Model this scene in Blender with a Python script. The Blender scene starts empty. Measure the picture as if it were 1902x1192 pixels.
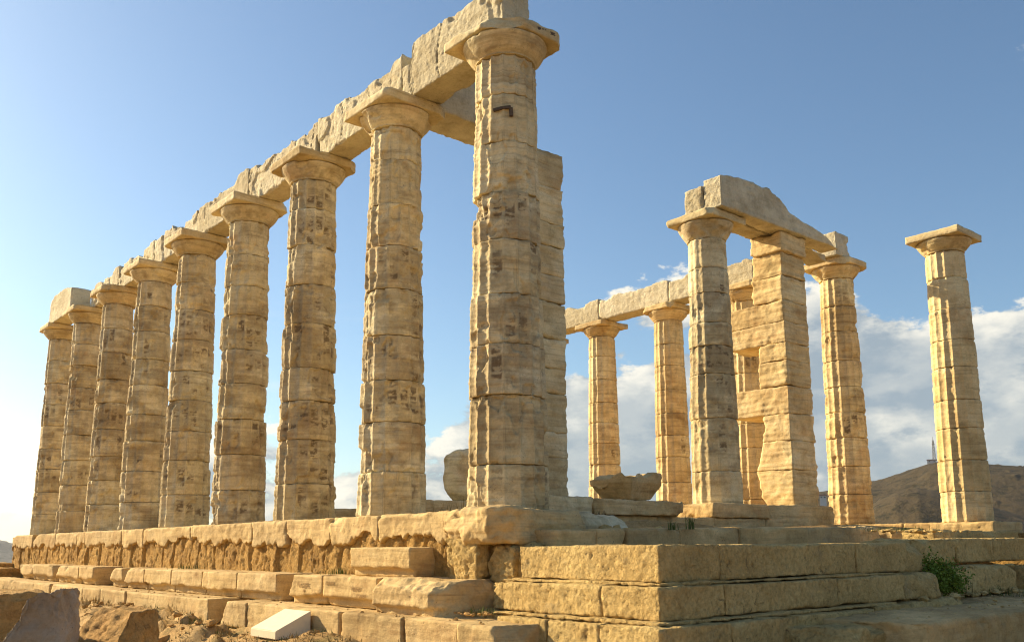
import bpy, math, random
import numpy as np
from mathutils import Matrix, Vector

# ------------------------------------------------------------------ camera, sky, sun, exposure
scene = bpy.context.scene
CAM = np.array([8.34066, -7.01536, -0.45237])
YAW, PITCH, ROLL, FPX = 2.437363, 0.1627004, -0.0078895, 1709.187   # focal length in photo pixels (1902 wide)
Fv = np.array([math.cos(YAW)*math.cos(PITCH), math.sin(YAW)*math.cos(PITCH), math.sin(PITCH)])
R0 = np.array([math.sin(YAW), -math.cos(YAW), 0.0]); U0 = np.cross(R0, Fv)
cr, sr = math.cos(ROLL), math.sin(ROLL)
Rv = cr*R0 + sr*U0; Uv = -sr*R0 + cr*U0
cam_data = bpy.data.cameras.new('camera')
cam = bpy.data.objects.new('camera', cam_data)
scene.collection.objects.link(cam)
m = Matrix(((Rv[0], Uv[0], -Fv[0], CAM[0]), (Rv[1], Uv[1], -Fv[1], CAM[1]), (Rv[2], Uv[2], -Fv[2], CAM[2]), (0, 0, 0, 1)))
cam.matrix_world = m
cam_data.sensor_width = 36.0
cam_data.sensor_fit = 'HORIZONTAL'
cam_data.lens = FPX/1902*36
cam_data.shift_y = 137.206/1902
cam_data.clip_start = 0.05
cam_data.clip_end = 40000
scene.camera = cam
scene.cycles.filter_width = 1.1

SUN_AZ, SUN_EL = math.radians(21.5), math.radians(26.0)     # light travels towards +x and slightly +y
sd = Vector((math.cos(SUN_AZ)*math.cos(SUN_EL), math.sin(SUN_AZ)*math.cos(SUN_EL), -math.sin(SUN_EL)))
sun_data = bpy.data.lights.new('sun', 'SUN')
sun_data.energy = 5.0
sun_data.angle = math.radians(0.53)
sun_data.color = (1.0, 0.80, 0.50)
sun = bpy.data.objects.new('sun', sun_data)
scene.collection.objects.link(sun)
sun.rotation_euler = sd.to_track_quat('-Z', 'Y').to_euler()
sun.location = (-30, -10, 25)

world = bpy.data.worlds.new("World")
scene.world = world
world.use_nodes = True

def build_world():
    nt = world.node_tree; nt.nodes.clear(); N = nt.nodes; L = nt.links
    out = N.new('ShaderNodeOutputWorld'); bg = N.new('ShaderNodeBackground')
    bg.inputs['Strength'].default_value = 0.073
    L.new(bg.outputs[0], out.inputs[0])
    sky = N.new('ShaderNodeTexSky'); sky.sky_type = 'NISHITA'; sky.sun_disc = False
    sky.sun_elevation = SUN_EL; sky.sun_rotation = math.atan2(-sd.x, -sd.y)
    sky.altitude = 50; sky.air_density = 1.0; sky.dust_density = 1.0; sky.ozone_density = 1.3
    tc = N.new('ShaderNodeTexCoord'); sep = N.new('ShaderNodeSeparateXYZ')
    L.new(tc.outputs['Generated'], sep.inputs[0])
    def mth(op, a, b=None, c=None, clamp=False):
        n = N.new('ShaderNodeMath'); n.operation = op; n.use_clamp = clamp
        for i, v in enumerate((a, b, c)):
            if v is None: continue
            if isinstance(v, (int, float)): n.inputs[i].default_value = v
            else: L.new(v, n.inputs[i])
        return n.outputs[0]
    def mrange(v, a, b, c=0.0, d=1.0, smooth=True):
        n = N.new('ShaderNodeMapRange'); n.interpolation_type = 'SMOOTHSTEP' if smooth else 'LINEAR'
        n.clamp = True
        L.new(v, n.inputs[0])
        for i, q in enumerate((a, b, c, d)): n.inputs[i+1].default_value = q
        return n.outputs[0]
    az = mth('ARCTAN2', sep.outputs[1], sep.outputs[0])          # 2.95 at the left of the photo, 1.92 at the right
    el = mth('ARCSINE', sep.outputs[2])
    def noise(sx, sy, oz, detail, rough, lac=2.1):
        c = N.new('ShaderNodeCombineXYZ')
        L.new(mth('MULTIPLY', az, sx), c.inputs[0]); L.new(mth('MULTIPLY', el, sy), c.inputs[1]); c.inputs[2].default_value = oz
        n = N.new('ShaderNodeTexNoise'); n.inputs['Scale'].default_value = 1.0
        n.inputs['Detail'].default_value = detail; n.inputs['Roughness'].default_value = rough; n.inputs['Lacunarity'].default_value = lac
        L.new(c.outputs[0], n.inputs['Vector']); return n.outputs['Fac'], c
    n1, c1 = noise(9.0, 17.0, 3.3, 9, 0.58)
    # the same noise looked up a little higher and towards the sun: a rough self-shading of the clouds
    c2 = N.new('ShaderNodeVectorMath'); c2.operation = 'ADD'; L.new(c1.outputs[0], c2.inputs[0]); c2.inputs[1].default_value = (0.22, 0.50, 0)
    n2n = N.new('ShaderNodeTexNoise'); n2n.inputs['Scale'].default_value = 1.0; n2n.inputs['Detail'].default_value = 7; n2n.inputs['Roughness'].default_value = 0.55
    L.new(c2.outputs[0], n2n.inputs['Vector'])
    nb_, cb_ = noise(3.0, 5.0, 8.7, 4, 0.5)
    # how much cloud: a bank low over the hills to the north, thinning upwards and to the west
    north = mrange(az, 2.66, 2.30)
    top = mth('ADD', mth('MULTIPLY', north, 0.085), 0.170)       # height where the clouds end
    low = mth('SUBTRACT', mth('ADD', top, mth('MULTIPLY', mth('SUBTRACT', nb_, 0.5), 0.16)), el)
    cover = mrange(low, -0.02, 0.07, -0.26, 0.13, smooth=False)
    cover = mth('ADD', cover, mth('MULTIPLY', north, 0.09))
    cover = mth('SUBTRACT', cover, mth('MULTIPLY', mrange(az, 2.72, 2.92), 0.13))
    dsum = mth('ADD', n1, cover)
    dens = mrange(dsum, 0.505, 0.565)
    lit = mth('MULTIPLY', mrange(mth('SUBTRACT', n1, n2n.outputs['Fac']), -0.10, 0.13), mrange(dsum, 0.80, 0.58, 0.25, 1.0))
    ramp = N.new('ShaderNodeMix'); ramp.data_type = 'RGBA'
    L.new(lit, ramp.inputs[0]); ramp.inputs[6].default_value = (2.55, 3.1, 3.55, 1); ramp.inputs[7].default_value = (7.6, 7.2, 6.2, 1)
    # thin high streaks
    n3, c3 = noise(2.2, 26.0, 9.1, 5, 0.6)
    thin = mth('MULTIPLY', mrange(n3, 0.56, 0.74), mrange(el, 0.30, 0.06, 0.0, 0.55))
    hs = N.new('ShaderNodeHueSaturation'); hs.inputs['Saturation'].default_value = 1.0; hs.inputs['Value'].default_value = 1.0
    L.new(sky.outputs[0], hs.inputs['Color'])
    mixt = N.new('ShaderNodeMix'); mixt.data_type = 'RGBA'
    tint = N.new('ShaderNodeMix'); tint.data_type = 'RGBA'; tint.blend_type = 'MULTIPLY'; tint.inputs[0].default_value = 1.0
    L.new(hs.outputs[0], tint.inputs[6]); tint.inputs[7].default_value = (0.91, 1.05, 1.11, 1)
    L.new(thin, mixt.inputs[0]); L.new(tint.outputs[2], mixt.inputs[6]); mixt.inputs[7].default_value = (7.2, 7.2, 6.8, 1)
    mix = N.new('ShaderNodeMix'); mix.data_type = 'RGBA'
    L.new(mth('MULTIPLY', dens, 0.93), mix.inputs[0]); L.new(mixt.outputs[2], mix.inputs[6]); L.new(ramp.outputs[2], mix.inputs[7])
    L.new(mix.outputs[2], bg.inputs['Color'])
build_world()
scene.view_settings.view_transform = 'Standard'
scene.view_settings.look = 'None'
scene.view_settings.exposure = 0.97
scene.view_settings.gamma = 1.0

# ------------------------------------------------------------------ numpy noise
_rng = np.random.RandomState(7)
_perm = np.concatenate([_rng.permutation(256)]*2).astype(np.int64)
_g = _rng.normal(size=(256, 3)); _g /= np.linalg.norm(_g, axis=1, keepdims=True)
def perlin(p):
    pi = np.floor(p).astype(np.int64); pf = p - pi; pi &= 255
    w = pf*pf*pf*(pf*(pf*6-15)+10)
    def gr(dx, dy, dz):
        h = _perm[_perm[_perm[(pi[:, 0]+dx) & 255] + ((pi[:, 1]+dy) & 255)] + ((pi[:, 2]+dz) & 255)]
        g = _g[h]
        return g[:, 0]*(pf[:, 0]-dx) + g[:, 1]*(pf[:, 1]-dy) + g[:, 2]*(pf[:, 2]-dz)
    x, y, z = w[:, 0], w[:, 1], w[:, 2]
    def lp(a, b, t): return a + (b-a)*t
    return 1.6*lp(lp(lp(gr(0,0,0), gr(1,0,0), x), lp(gr(0,1,0), gr(1,1,0), x), y),
                  lp(lp(gr(0,0,1), gr(1,0,1), x), lp(gr(0,1,1), gr(1,1,1), x), y), z)
def fbm(p, s=1.0, oct=3, seed=0, gain=0.5):
    """p (n,3); s scalar or triple; roughly -1..1"""
    q = p*np.asarray(s, float) + np.array([seed*17.31, seed*5.77, seed*11.13])
    a, t, f = 1.0, np.zeros(len(p)), 1.0
    for _ in range(oct):
        t += a*perlin(q*f + f*3.1); a *= gain; f *= 2.03
    return t
def ss(a, b, x):
    t = np.clip((x-a)/(b-a), 0, 1); return t*t*(3-2*t)
def wnoise(x, s, seed, oct=3):
    x = np.asarray(x, float); p = np.zeros((x.size, 3)); p[:, 0] = x.ravel()
    return fbm(p, s, oct, seed).reshape(x.shape)

# ------------------------------------------------------------------ object helpers
COL = scene.collection
def link(name, verts, quads, mat, parent=None, loc=(0, 0, 0), smooth=True, tris=None, attrs=None, ngons=None):
    me = bpy.data.meshes.new(name)
    faces = []
    nq = 0 if quads is None else len(quads)
    v = np.asarray(verts, np.float32)
    loops = []; starts = []; totals = []; pos = 0
    for arr, k in ((quads, 4), (tris, 3)):
        if arr is None or len(arr) == 0: continue
        arr = np.asarray(arr, np.int32); loops.append(arr.ravel())
        starts.append(pos + np.arange(len(arr))*k); totals.append(np.full(len(arr), k)); pos += arr.size
    for ng in (ngons or []):
        ng = np.asarray(ng, np.int32); loops.append(ng); starts.append(np.array([pos])); totals.append(np.array([len(ng)])); pos += len(ng)
    loops = np.concatenate(loops); starts = np.concatenate(starts); totals = np.concatenate(totals)
    me.vertices.add(len(v)); me.vertices.foreach_set('co', v.ravel())
    me.loops.add(len(loops)); me.loops.foreach_set('vertex_index', loops)
    me.polygons.add(len(starts)); me.polygons.foreach_set('loop_start', starts.astype(np.int32)); me.polygons.foreach_set('loop_total', totals.astype(np.int32))
    sm = np.full(len(starts), smooth)
    if ngons: sm[-len(ngons):] = False
    me.polygons.foreach_set('use_smooth', sm)
    for k, a in (attrs or {}).items():
        at = me.attributes.new(k, 'FLOAT', 'POINT'); at.data.foreach_set('value', np.asarray(a, np.float32))
    me.update(calc_edges=True); me.validate()
    me.materials.append(mat)
    o = bpy.data.objects.new(name, me); COL.objects.link(o); o.location = loc
    if parent is not None: o.parent = parent
    return o
def tag(o, label=None, cat=None, group=None, kind=None):
    if label: o['label'] = label
    if cat: o['category'] = cat
    if group: o['group'] = group
    o['kind'] = kind or 'thing'
    return o
def empty(name, loc=(0, 0, 0)):
    o = bpy.data.objects.new(name, None); COL.objects.link(o); o.location = loc; o.empty_display_size = 0.2
    return o

def box_grid(lo, hi, res):
    """surface lattice of a box: verts (n,3), quads"""
    lo = np.array(lo, float); hi = np.array(hi, float)
    n = np.maximum(2, np.round((hi-lo)/res).astype(int))
    ax = [np.linspace(lo[i], hi[i], n[i]+1) for i in range(3)]
    idx = -np.ones((n[0]+1, n[1]+1, n[2]+1), np.int64)
    I, J, K = np.meshgrid(*[np.arange(k+1) for k in n], indexing='ij')
    surf = (I == 0) | (I == n[0]) | (J == 0) | (J == n[1]) | (K == 0) | (K == n[2])
    idx[surf] = np.arange(surf.sum())
    v = np.stack([ax[0][I[surf]], ax[1][J[surf]], ax[2][K[surf]]], 1)
    q = []
    def side(a, flip):
        b = np.stack([a[:-1, :-1], a[1:, :-1], a[1:, 1:], a[:-1, 1:]], -1).reshape(-1, 4)
        q.append(b[:, ::-1] if flip else b)
    side(idx[0], True); side(idx[-1], False)
    side(idx[:, 0], False); side(idx[:, -1], True)
    side(idx[:, :, 0], True); side(idx[:, :, -1], False)
    return v, np.concatenate(q)

SEED = [100]
def stone(name, lo, hi, mat, res=0.03, r=0.025, rn=1.2, amp=0.008, lump=0.0, cuts=(), top=None, bot=None, ledge=None,
          seed=None, parent=None, warp=None, pit=0.0, rotz=0.0, base=None, tilt=None, strata=0.0):
    """an eroded ashlar or rock: box lattice, edges rounded by a noisy radius, planes cut off, weathered surface"""
    if seed is None: SEED[0] += 1; seed = SEED[0]
    lo = np.array(lo, float); hi = np.array(hi, float)
    v, q = box_grid(lo, hi, res)
    c = (lo+hi)/2; h = (hi-lo)/2
    p = v - c
    rr = r*np.clip(0.40 + rn*fbm(v, 2.6, 3, seed) + 2.2*ss(.28, .5, fbm(v, 1.9, 3, seed+11)), 0.10, 4.0)
    rr = np.minimum(rr, h.min()*0.95)[:, None]
    inner = np.clip(p, -(h-rr), h-rr); d = p-inner
    ln = np.linalg.norm(d, axis=1, keepdims=True); nrm = d/np.maximum(ln, 1e-9)
    p = inner + nrm*rr
    P = p + c
    if lump: P = P + nrm*(lump*fbm(v, 1.1/max(h.max(), .3)*0.9, 2, seed+3))[:, None]
    for cn, cd in cuts:                                   # plane through centre + n*cd, everything beyond pushed back on it
        n = np.array(cn, float); n /= np.linalg.norm(n)
        s = (P-c)@n - cd + 0.035*fbm(P, 3.0, 3, seed+5) + 0.01*fbm(P, 11, 2, seed+6)
        P = P - np.maximum(s, 0)[:, None]*n*0.985
    if top is not None:
        zt = top(P[:, 0], P[:, 1]); f = (P[:, 2]-lo[2])/(hi[2]-lo[2]); P[:, 2] += np.clip(f, 0, 1)*zt
    if bot is not None:
        zb = bot(P[:, 0], P[:, 1]); f = (hi[2]-P[:, 2])/(hi[2]-lo[2]); P[:, 2] += np.clip(f, 0, 1)*zb
    if ledge is not None:                                 # (z, depth): foot of the south face set back
        zl, dl = ledge
        zz = zl + 0.03*wnoise(P[:, 0], 1.7, seed+8)
        P[:, 1] += dl*ss(0.012, -0.012, P[:, 2]-zz)*ss(0.25, 0.02, P[:, 1]-lo[1])
    if warp is not None: P = warp(P)
    disp = amp*fbm(P, 7.0, 4, seed+1) + 0.5*amp*fbm(P, 26.0, 2, seed+2)
    if strata: disp += strata*fbm(P, (1.4, 1.4, 13.0), 3, seed+9)
    if pit:
        t = fbm(P, 15.0, 3, seed+4); disp -= pit*ss(0.35, 0.75, t)
        t = fbm(P, 40.0, 2, seed+7); disp -= 0.5*pit*ss(0.15, 0.5, t)
    P = P + nrm*disp[:, None]
    org = np.array([c[0], c[1], lo[2]]) if base is None else np.array(base, float)
    L = P-org
    if tilt is not None or rotz:
        Rm = np.array((Matrix.Rotation(rotz, 3, 'Z') @ (Matrix.Rotation(tilt[0], 3, 'X') @ Matrix.Rotation(tilt[1], 3, 'Y') if tilt else Matrix.Identity(3))))
        L = L@Rm.T
    if parent is not None: org = org-np.array(parent.location)
    return link(name, L, q, mat, parent, org)

# ------------------------------------------------------------------ materials
def new_mat(name):
    mt = bpy.data.materials.new(name); mt.use_nodes = True
    nt = mt.node_tree; b = nt.nodes['Principled BSDF']; b.inputs['Roughness'].default_value = 0.9
    b.inputs['Specular IOR Level'].default_value = 0.2
    return mt, nt, b
class NB:
    def __init__(s, nt):
        s.nt = nt; s.g = nt.nodes.new('ShaderNodeNewGeometry')
    def pos(s, sc=(1, 1, 1)):
        n = s.nt.nodes.new('ShaderNodeVectorMath'); n.operation = 'MULTIPLY'
        s.nt.links.new(s.g.outputs['Position'], n.inputs[0]); n.inputs[1].default_value = sc; return n.outputs[0]
    def noise(s, scale, detail=4, rough=0.55, sc=(1, 1, 1), dist=0.0):
        n = s.nt.nodes.new('ShaderNodeTexNoise'); n.inputs['Scale'].default_value = scale; n.inputs['Detail'].default_value = detail
        n.inputs['Roughness'].default_value = rough; n.inputs['Distortion'].default_value = dist
        s.nt.links.new(s.pos(sc), n.inputs['Vector']); return n.outputs['Fac']
    def voro(s, scale, sc=(1, 1, 1), feature='F1'):
        n = s.nt.nodes.new('ShaderNodeTexVoronoi'); n.inputs['Scale'].default_value = scale; n.feature = feature
        s.nt.links.new(s.pos(sc), n.inputs['Vector']); return n.outputs['Distance']
    def ramp(s, v, stops):
        n = s.nt.nodes.new('ShaderNodeValToRGB'); e = n.color_ramp.elements
        while len(e) < len(stops): e.new(0.5)
        for k, (p, c) in enumerate(stops): e[k].position = p; e[k].color = (*c, 1)
        s.nt.links.new(v, n.inputs[0]); return n.outputs[0]
    def rng(s, v, a, b, c=0.0, d=1.0):
        n = s.nt.nodes.new('ShaderNodeMapRange'); n.clamp = True; s.nt.links.new(v, n.inputs[0])
        for i, q in enumerate((a, b, c, d)): n.inputs[i+1].default_value = q
        return n.outputs[0]
    def mix(s, f, a, b, mode='MIX'):
        n = s.nt.nodes.new('ShaderNodeMix'); n.data_type = 'RGBA'; n.blend_type = mode
        for v, k in ((f, 0), (a, 6), (b, 7)):
            if isinstance(v, (int, float)): n.inputs[k].default_value = v
            elif isinstance(v, tuple): n.inputs[k].default_value = (*v, 1)
            else: s.nt.links.new(v, n.inputs[k])
        return n.outputs[2]
    def math(s, op, a, b=0.0):
        n = s.nt.nodes.new('ShaderNodeMath'); n.operation = op
        for i, v in enumerate((a, b)):
            if isinstance(v, (int, float)): n.inputs[i].default_value = v
            else: s.nt.links.new(v, n.inputs[i])
        return n.outputs[0]
    def attr(s, name):
        n = s.nt.nodes.new('ShaderNodeAttribute'); n.attribute_name = name; return n.outputs['Fac']
    def bump(s, h, strength, dist, prev=None):
        n = s.nt.nodes.new('ShaderNodeBump'); n.inputs['Strength'].default_value = strength; n.inputs['Distance'].default_value = dist
        s.nt.links.new(h, n.inputs['Height'])
        if prev is not None: s.nt.links.new(prev, n.inputs['Normal'])
        return n.outputs[0]
    def objrand(s):
        n = s.nt.nodes.new('ShaderNodeObjectInfo'); return n.outputs['Random']

def marble(name, c_dark, c_mid, c_light, rust=0.3, strata=0.6, bump=0.5, grey=0.25, coarse=0.0):
    mt, nt, b = new_mat(name); n = NB(nt)
    big = n.noise(0.9, 5, 0.6, dist=0.4)
    col = n.ramp(big, [(0.28, c_dark), (0.5, c_mid), (0.72, c_light)])
    st = n.noise(1.0, 5, 0.62, sc=(1.1, 1.1, 15.0), dist=0.6)
    col = n.mix(strata, col, n.ramp(st, [(0.3, (0.62, 0.56, 0.50)), (0.48, (1.0, 1.0, 1.0)), (0.66, (1.12, 1.10, 1.06))]), 'MULTIPLY')
    rs = n.noise(1.7, 5, 0.65, sc=(1, 1, 1.6))
    col = n.mix(n.rng(rs, 0.55, 0.75, 0, rust), col, (0.46, 0.24, 0.085))
    gr = n.noise(2.3, 6, 0.7)
    col = n.mix(n.rng(gr, 0.56, 0.72, 0, grey), col, (0.30, 0.275, 0.235))
    fine = n.noise(34.0, 4, 0.7)
    col = n.mix(0.6, col, n.ramp(fine, [(0.25, (0.72, 0.70, 0.66)), (0.55, (1.02, 1.02, 1.02))]), 'MULTIPLY')
    vein = n.noise(1.0, 4, 0.7, sc=(1.6, 1.6, 42.0), dist=0.8)
    col = n.mix(0.55*strata, col, n.ramp(vein, [(0.30, (0.45, 0.40, 0.34)), (0.42, (1, 1, 1)), (0.62, (1, 1, 1)), (0.74, (1.16, 1.15, 1.14))]), 'MULTIPLY')
    speck = n.noise(48.0, 3, 0.6); area = n.noise(1.5, 4, 0.6)
    col = n.mix(n.math('MULTIPLY', n.rng(speck, 0.64, 0.70), n.rng(area, 0.48, 0.58, 0, 0.8)), col, (0.07, 0.05, 0.03))
    blot = n.noise(3.6, 6, 0.68)
    col = n.mix(0.75, col, n.ramp(blot, [(0.32, (0.70, 0.66, 0.60)), (0.5, (1, 1, 1)), (0.68, (1.12, 1.12, 1.14))]), 'MULTIPLY')
    rnd = n.objrand()
    col = n.mix(1.0, col, n.ramp(rnd, [(0.0, (0.84, 0.81, 0.78)), (0.35, (1.0, 0.99, 0.97)), (0.6, (1.02, 1.0, 1.0)), (0.8, (0.93, 0.93, 0.97)), (1.0, (1.07, 1.05, 1.03))]), 'MULTIPLY')
    stain = n.attr('stain')
    col = n.mix(stain, col, n.ramp(fine, [(0.3, (0.085, 0.052, 0.026)), (0.7, (0.17, 0.11, 0.06))]))
    nt.links.new(col, b.inputs['Base Color'])
    b1 = n.bump(st, 0.35*bump, 0.03)
    b2 = n.bump(n.noise(9.0, 8, 0.72), 0.9*bump, 0.03 + coarse, b1)
    b3 = n.bump(fine, 0.8*bump, 0.012, b2)
    nt.links.new(b3, b.inputs['Normal'])
    return mt
M_COL = marble('column_marble', (0.460, 0.351, 0.176), (0.669, 0.557, 0.321), (0.798, 0.735, 0.483), rust=0.45, strata=0.7)
M_COLN = marble('golden_column_marble', (0.528, 0.384, 0.176), (0.711, 0.554, 0.289), (0.790, 0.698, 0.418), rust=0.6, strata=0.8, grey=0.15)
M_BEAM = marble('architrave_marble', (0.523, 0.453, 0.298), (0.659, 0.597, 0.417), (0.756, 0.711, 0.527), rust=0.2, strata=0.3, bump=1.0, coarse=0.02)
M_STEP = marble('step_marble', (0.465, 0.328, 0.148), (0.592, 0.436, 0.205), (0.677, 0.523, 0.276), rust=0.45, strata=0.7, bump=0.6, grey=0.12)
M_BOULDER = marble('grey_boulder', (0.34, 0.27, 0.185), (0.42, 0.345, 0.245), (0.5, 0.42, 0.31), rust=0.08, strata=0.15, grey=0.3, bump=0.9)
M_GREY = marble('grey_stone', (0.428, 0.291, 0.125), (0.604, 0.418, 0.183), (0.829, 0.581, 0.265), rust=0.05, strata=0.4, grey=0.3, bump=0.8)

def porous(name, c1, c2, c3, pits=0.8, bump=1.0):
    mt, nt, b = new_mat(name); n = NB(nt)
    big = n.noise(1.3, 5, 0.6)
    col = n.ramp(big, [(0.3, c1), (0.5, c2), (0.7, c3)])
    fine = n.noise(24.0, 6, 0.75)
    col = n.mix(0.8, col, n.ramp(fine, [(0.3, (0.60, 0.56, 0.50)), (0.55, (1, 1, 1)), (0.75, (1.15, 1.13, 1.1))]), 'MULTIPLY')
    hole = n.noise(13.0, 5, 0.7, dist=0.8)
    col = n.mix(n.math('MULTIPLY', n.rng(hole, 0.58, 0.66, 0, pits), n.rng(n.noise(1.1, 3, 0.5), 0.42, 0.60, 0.1, 1.0)), col, (0.10, 0.07, 0.042))
    lich = n.noise(3.1, 6, 0.7)
    col = n.mix(n.rng(lich, 0.58, 0.7, 0, 0.35), col, (0.27, 0.235, 0.18))
    nt.links.new(col, b.inputs['Base Color'])
    v = n.noise(30.0, 5, 0.7)
    b1 = n.bump(n.noise(17.0, 6, 0.75, dist=0.5), 0.9*bump, 0.04)
    b2 = n.bump(v, 1.0*bump, 0.025, b1)
    b3 = n.bump(n.rng(hole, 0.52, 0.70, 1, 0), 0.6*bump, 0.03, b2)
    nt.links.new(b3, b.inputs['Normal'])
    return mt
M_POROS = porous('poros_block', (0.574, 0.397, 0.152), (0.733, 0.519, 0.207), (0.815, 0.606, 0.257), pits=0.6)
M_CORE = porous('rough_foundation', (0.423, 0.243, 0.074), (0.636, 0.384, 0.118), (0.793, 0.502, 0.166), pits=0.8, bump=1.3)
M_ROCK = porous('field_rock', (0.476, 0.272, 0.095), (0.646, 0.394, 0.141), (0.799, 0.503, 0.188), pits=0.35)

def ground_mat():
    mt, nt, b = new_mat('dry_ground'); n = NB(nt)
    col = n.ramp(n.noise(0.8, 6, 0.65), [(0.3, (0.34, 0.205, 0.075)), (0.5, (0.48, 0.305, 0.12)), (0.7, (0.58, 0.40, 0.185))])
    col = n.mix(n.rng(n.noise(2.0, 6, 0.7), 0.53, 0.66, 0, 0.6), col, (0.17, 0.155, 0.05))
    fine = n.noise(22.0, 6, 0.75)
    col = n.mix(0.8, col, n.ramp(fine, [(0.3, (0.55, 0.52, 0.46)), (0.6, (1.1, 1.1, 1.1))]), 'MULTIPLY')
    nt.links.new(col, b.inputs['Base Color'])
    nt.links.new(n.bump(fine, 0.9, 0.03, n.bump(n.noise(6.0, 5, 0.7), 0.8, 0.06)), b.inputs['Normal'])
    return mt
M_GROUND = ground_mat()
def hill_mat(name, c1, c2, c3, scrub):
    mt, nt, b = new_mat(name); n = NB(nt)
    col = n.ramp(n.noise(0.006, 8, 0.65), [(0.3, c1), (0.5, c2), (0.72, c3)])
    col = n.mix(n.rng(n.noise(0.09, 6, 0.75), 0.50, 0.60, 0, 0.85), col, scrub)
    nt.links.new(col, b.inputs['Base Color'])
    dots = n.voro(0.11); d2 = n.noise(0.02, 5, 0.6)
    col = n.mix(n.math('MULTIPLY', n.rng(dots, 0.42, 0.30), n.rng(d2, 0.40, 0.56, 0.15, 0.9)), col, tuple(0.7*c for c in scrub))
    col = n.mix(n.rng(n.noise(0.035, 6, 0.7), 0.60, 0.68, 0, 0.5), col, tuple(1.35*c for c in c3))
    nt.links.new(n.bump(n.noise(0.08, 8, 0.7), 1.0, 4.0), b.inputs['Normal'])
    return mt
M_HILL = hill_mat('scrub_hill', (0.053, 0.038, 0.019), (0.072, 0.053, 0.025), (0.092, 0.067, 0.034), (0.021, 0.020, 0.008))
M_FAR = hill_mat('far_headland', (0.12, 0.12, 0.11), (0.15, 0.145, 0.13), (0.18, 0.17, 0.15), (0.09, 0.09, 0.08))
def flat_mat(name, c, rough=0.8, var=0.15, scale=12.0, metal=0.0):
    mt, nt, b = new_mat(name); n = NB(nt)
    k = 1-var
    nt.links.new(n.mix(1.0, c, n.ramp(n.noise(scale, 4, 0.6), [(0.3, (k, k, k)), (0.7, (1, 1, 1))]), 'MULTIPLY'), b.inputs['Base Color'])
    b.inputs['Roughness'].default_value = rough; b.inputs['Metallic'].default_value = metal
    return mt
M_WHITE = flat_mat('white_plaque_marble', (0.80, 0.70, 0.50), 0.6, 0.12)
M_IRON = flat_mat('old_iron', (0.13, 0.095, 0.065), 0.85, 0.4, 30)
M_LEAF = flat_mat('green_leaves', (0.20, 0.28, 0.035), 0.7, 0.5, 9)
M_DRY = flat_mat('dry_grass', (0.36, 0.26, 0.10), 0.9, 0.4, 9)
M_WEED = flat_mat('weed_green', (0.13, 0.16, 0.035), 0.8, 0.4, 9)
M_TWIG = flat_mat('twig', (0.12, 0.08, 0.04), 0.9, 0.3, 9)
M_HOUSE = flat_mat('house_plaster', (0.66, 0.58, 0.50), 0.8, 0.1, 2)
M_STEEL = flat_mat('mast_steel', (0.20, 0.19, 0.18), 0.6, 0.2, 1)
M_ROOF = flat_mat('roof_tile', (0.38, 0.20, 0.14), 0.8, 0.2, 1)
def sea_mat():
    mt, nt, b = new_mat('sea_water'); n = NB(nt)
    b.inputs['Base Color'].default_value = (0.03, 0.07, 0.10, 1); b.inputs['Roughness'].default_value = 0.25
    nt.links.new(n.bump(n.noise(0.12, 5, 0.6), 0.5, 1.0), b.inputs['Normal'])
    return mt
M_SEA = sea_mat()

# ------------------------------------------------------------------ ground, sea, hills
def axis_pts(lo, hi, d, far, k=1.35):
    a = list(np.arange(lo, hi+1e-6, d)); s = d
    x = hi
    while x < far: s *= k; x += s; a.append(x)
    s = d; x = lo
    while x > -far: s *= k; x -= s; a.insert(0, x)
    return np.array(a)
def ground_h(x, y):
    p = np.stack([x, y, np.zeros_like(x)], 1)
    ln = 0.05*fbm(p, 1.5, 4, 3) + 0.10*fbm(p, 0.35, 3, 5)
    # south of the steps: a rocky shelf, then a path
    shelf = -1.50 - 0.36*ss(-2.05, -2.75, y + 0.30*wnoise(x, 0.55, 41)) 
    z = np.where(y < -0.9, shelf, -1.5) + ln*ss(4.0, 3.4, x) + 0.6*ln*ss(3.4, 4.0, x)
    south = ss(-1.60, -1.80, y)*ss(-5.0, -3.4, y)
    rk = fbm(p, (1.1, 1.7, 1), 5, 13, .6)
    z = z + south*(0.16*ss(-.15, .25, rk) - 0.06 + 0.05*fbm(p, 6, 3, 14))*ss(4, 3, x)
    pl_ = np.exp(-((x+1.93)/.55)**4 - ((y+2.05)/.45)**4); z = z*(1-pl_) - 1.50*pl_
    z = z - 0.25*ss(3.6, 6.5, x) - 0.12*ss(-3.2, -6.5, y)
    inside = ss(-22.5, -21.5, x)*ss(0.4, -0.4, x)*ss(0.2, 1.2, y)*ss(12.6, 11.6, y)
    z = z*(1-inside) + (-0.16 + 0.6*ln)*inside
    d = np.hypot(x+9, y-6)
    z = z - 62*ss(45, 240, d) + 3.0*fbm(p, 0.02, 4, 9)*ss(40, 120, d)
    return z
def grid_mesh(xs, ys, hf):
    X, Y = np.meshgrid(xs, ys, indexing='ij')
    Z = hf(X.ravel(), Y.ravel())
    v = np.stack([X.ravel(), Y.ravel(), Z], 1)
    id_ = np.arange(X.size).reshape(X.shape)
    q = np.stack([id_[:-1, :-1], id_[1:, :-1], id_[1:, 1:], id_[:-1, 1:]], -1).reshape(-1, 4)
    return v, q
v, q = grid_mesh(axis_pts(-26, 7, 0.09, 5000), axis_pts(-6, 2, 0.065, 5000), ground_h)
tag(link('ground', v, q, M_GROUND), kind='structure')
v, q = grid_mesh(axis_pts(-200, 200, 100, 5000, 1.6), axis_pts(-200, 200, 100, 5000, 1.6), lambda x, y: np.full_like(x, -60.0))
tag(link('sea', v, q, M_SEA), kind='structure')

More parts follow.
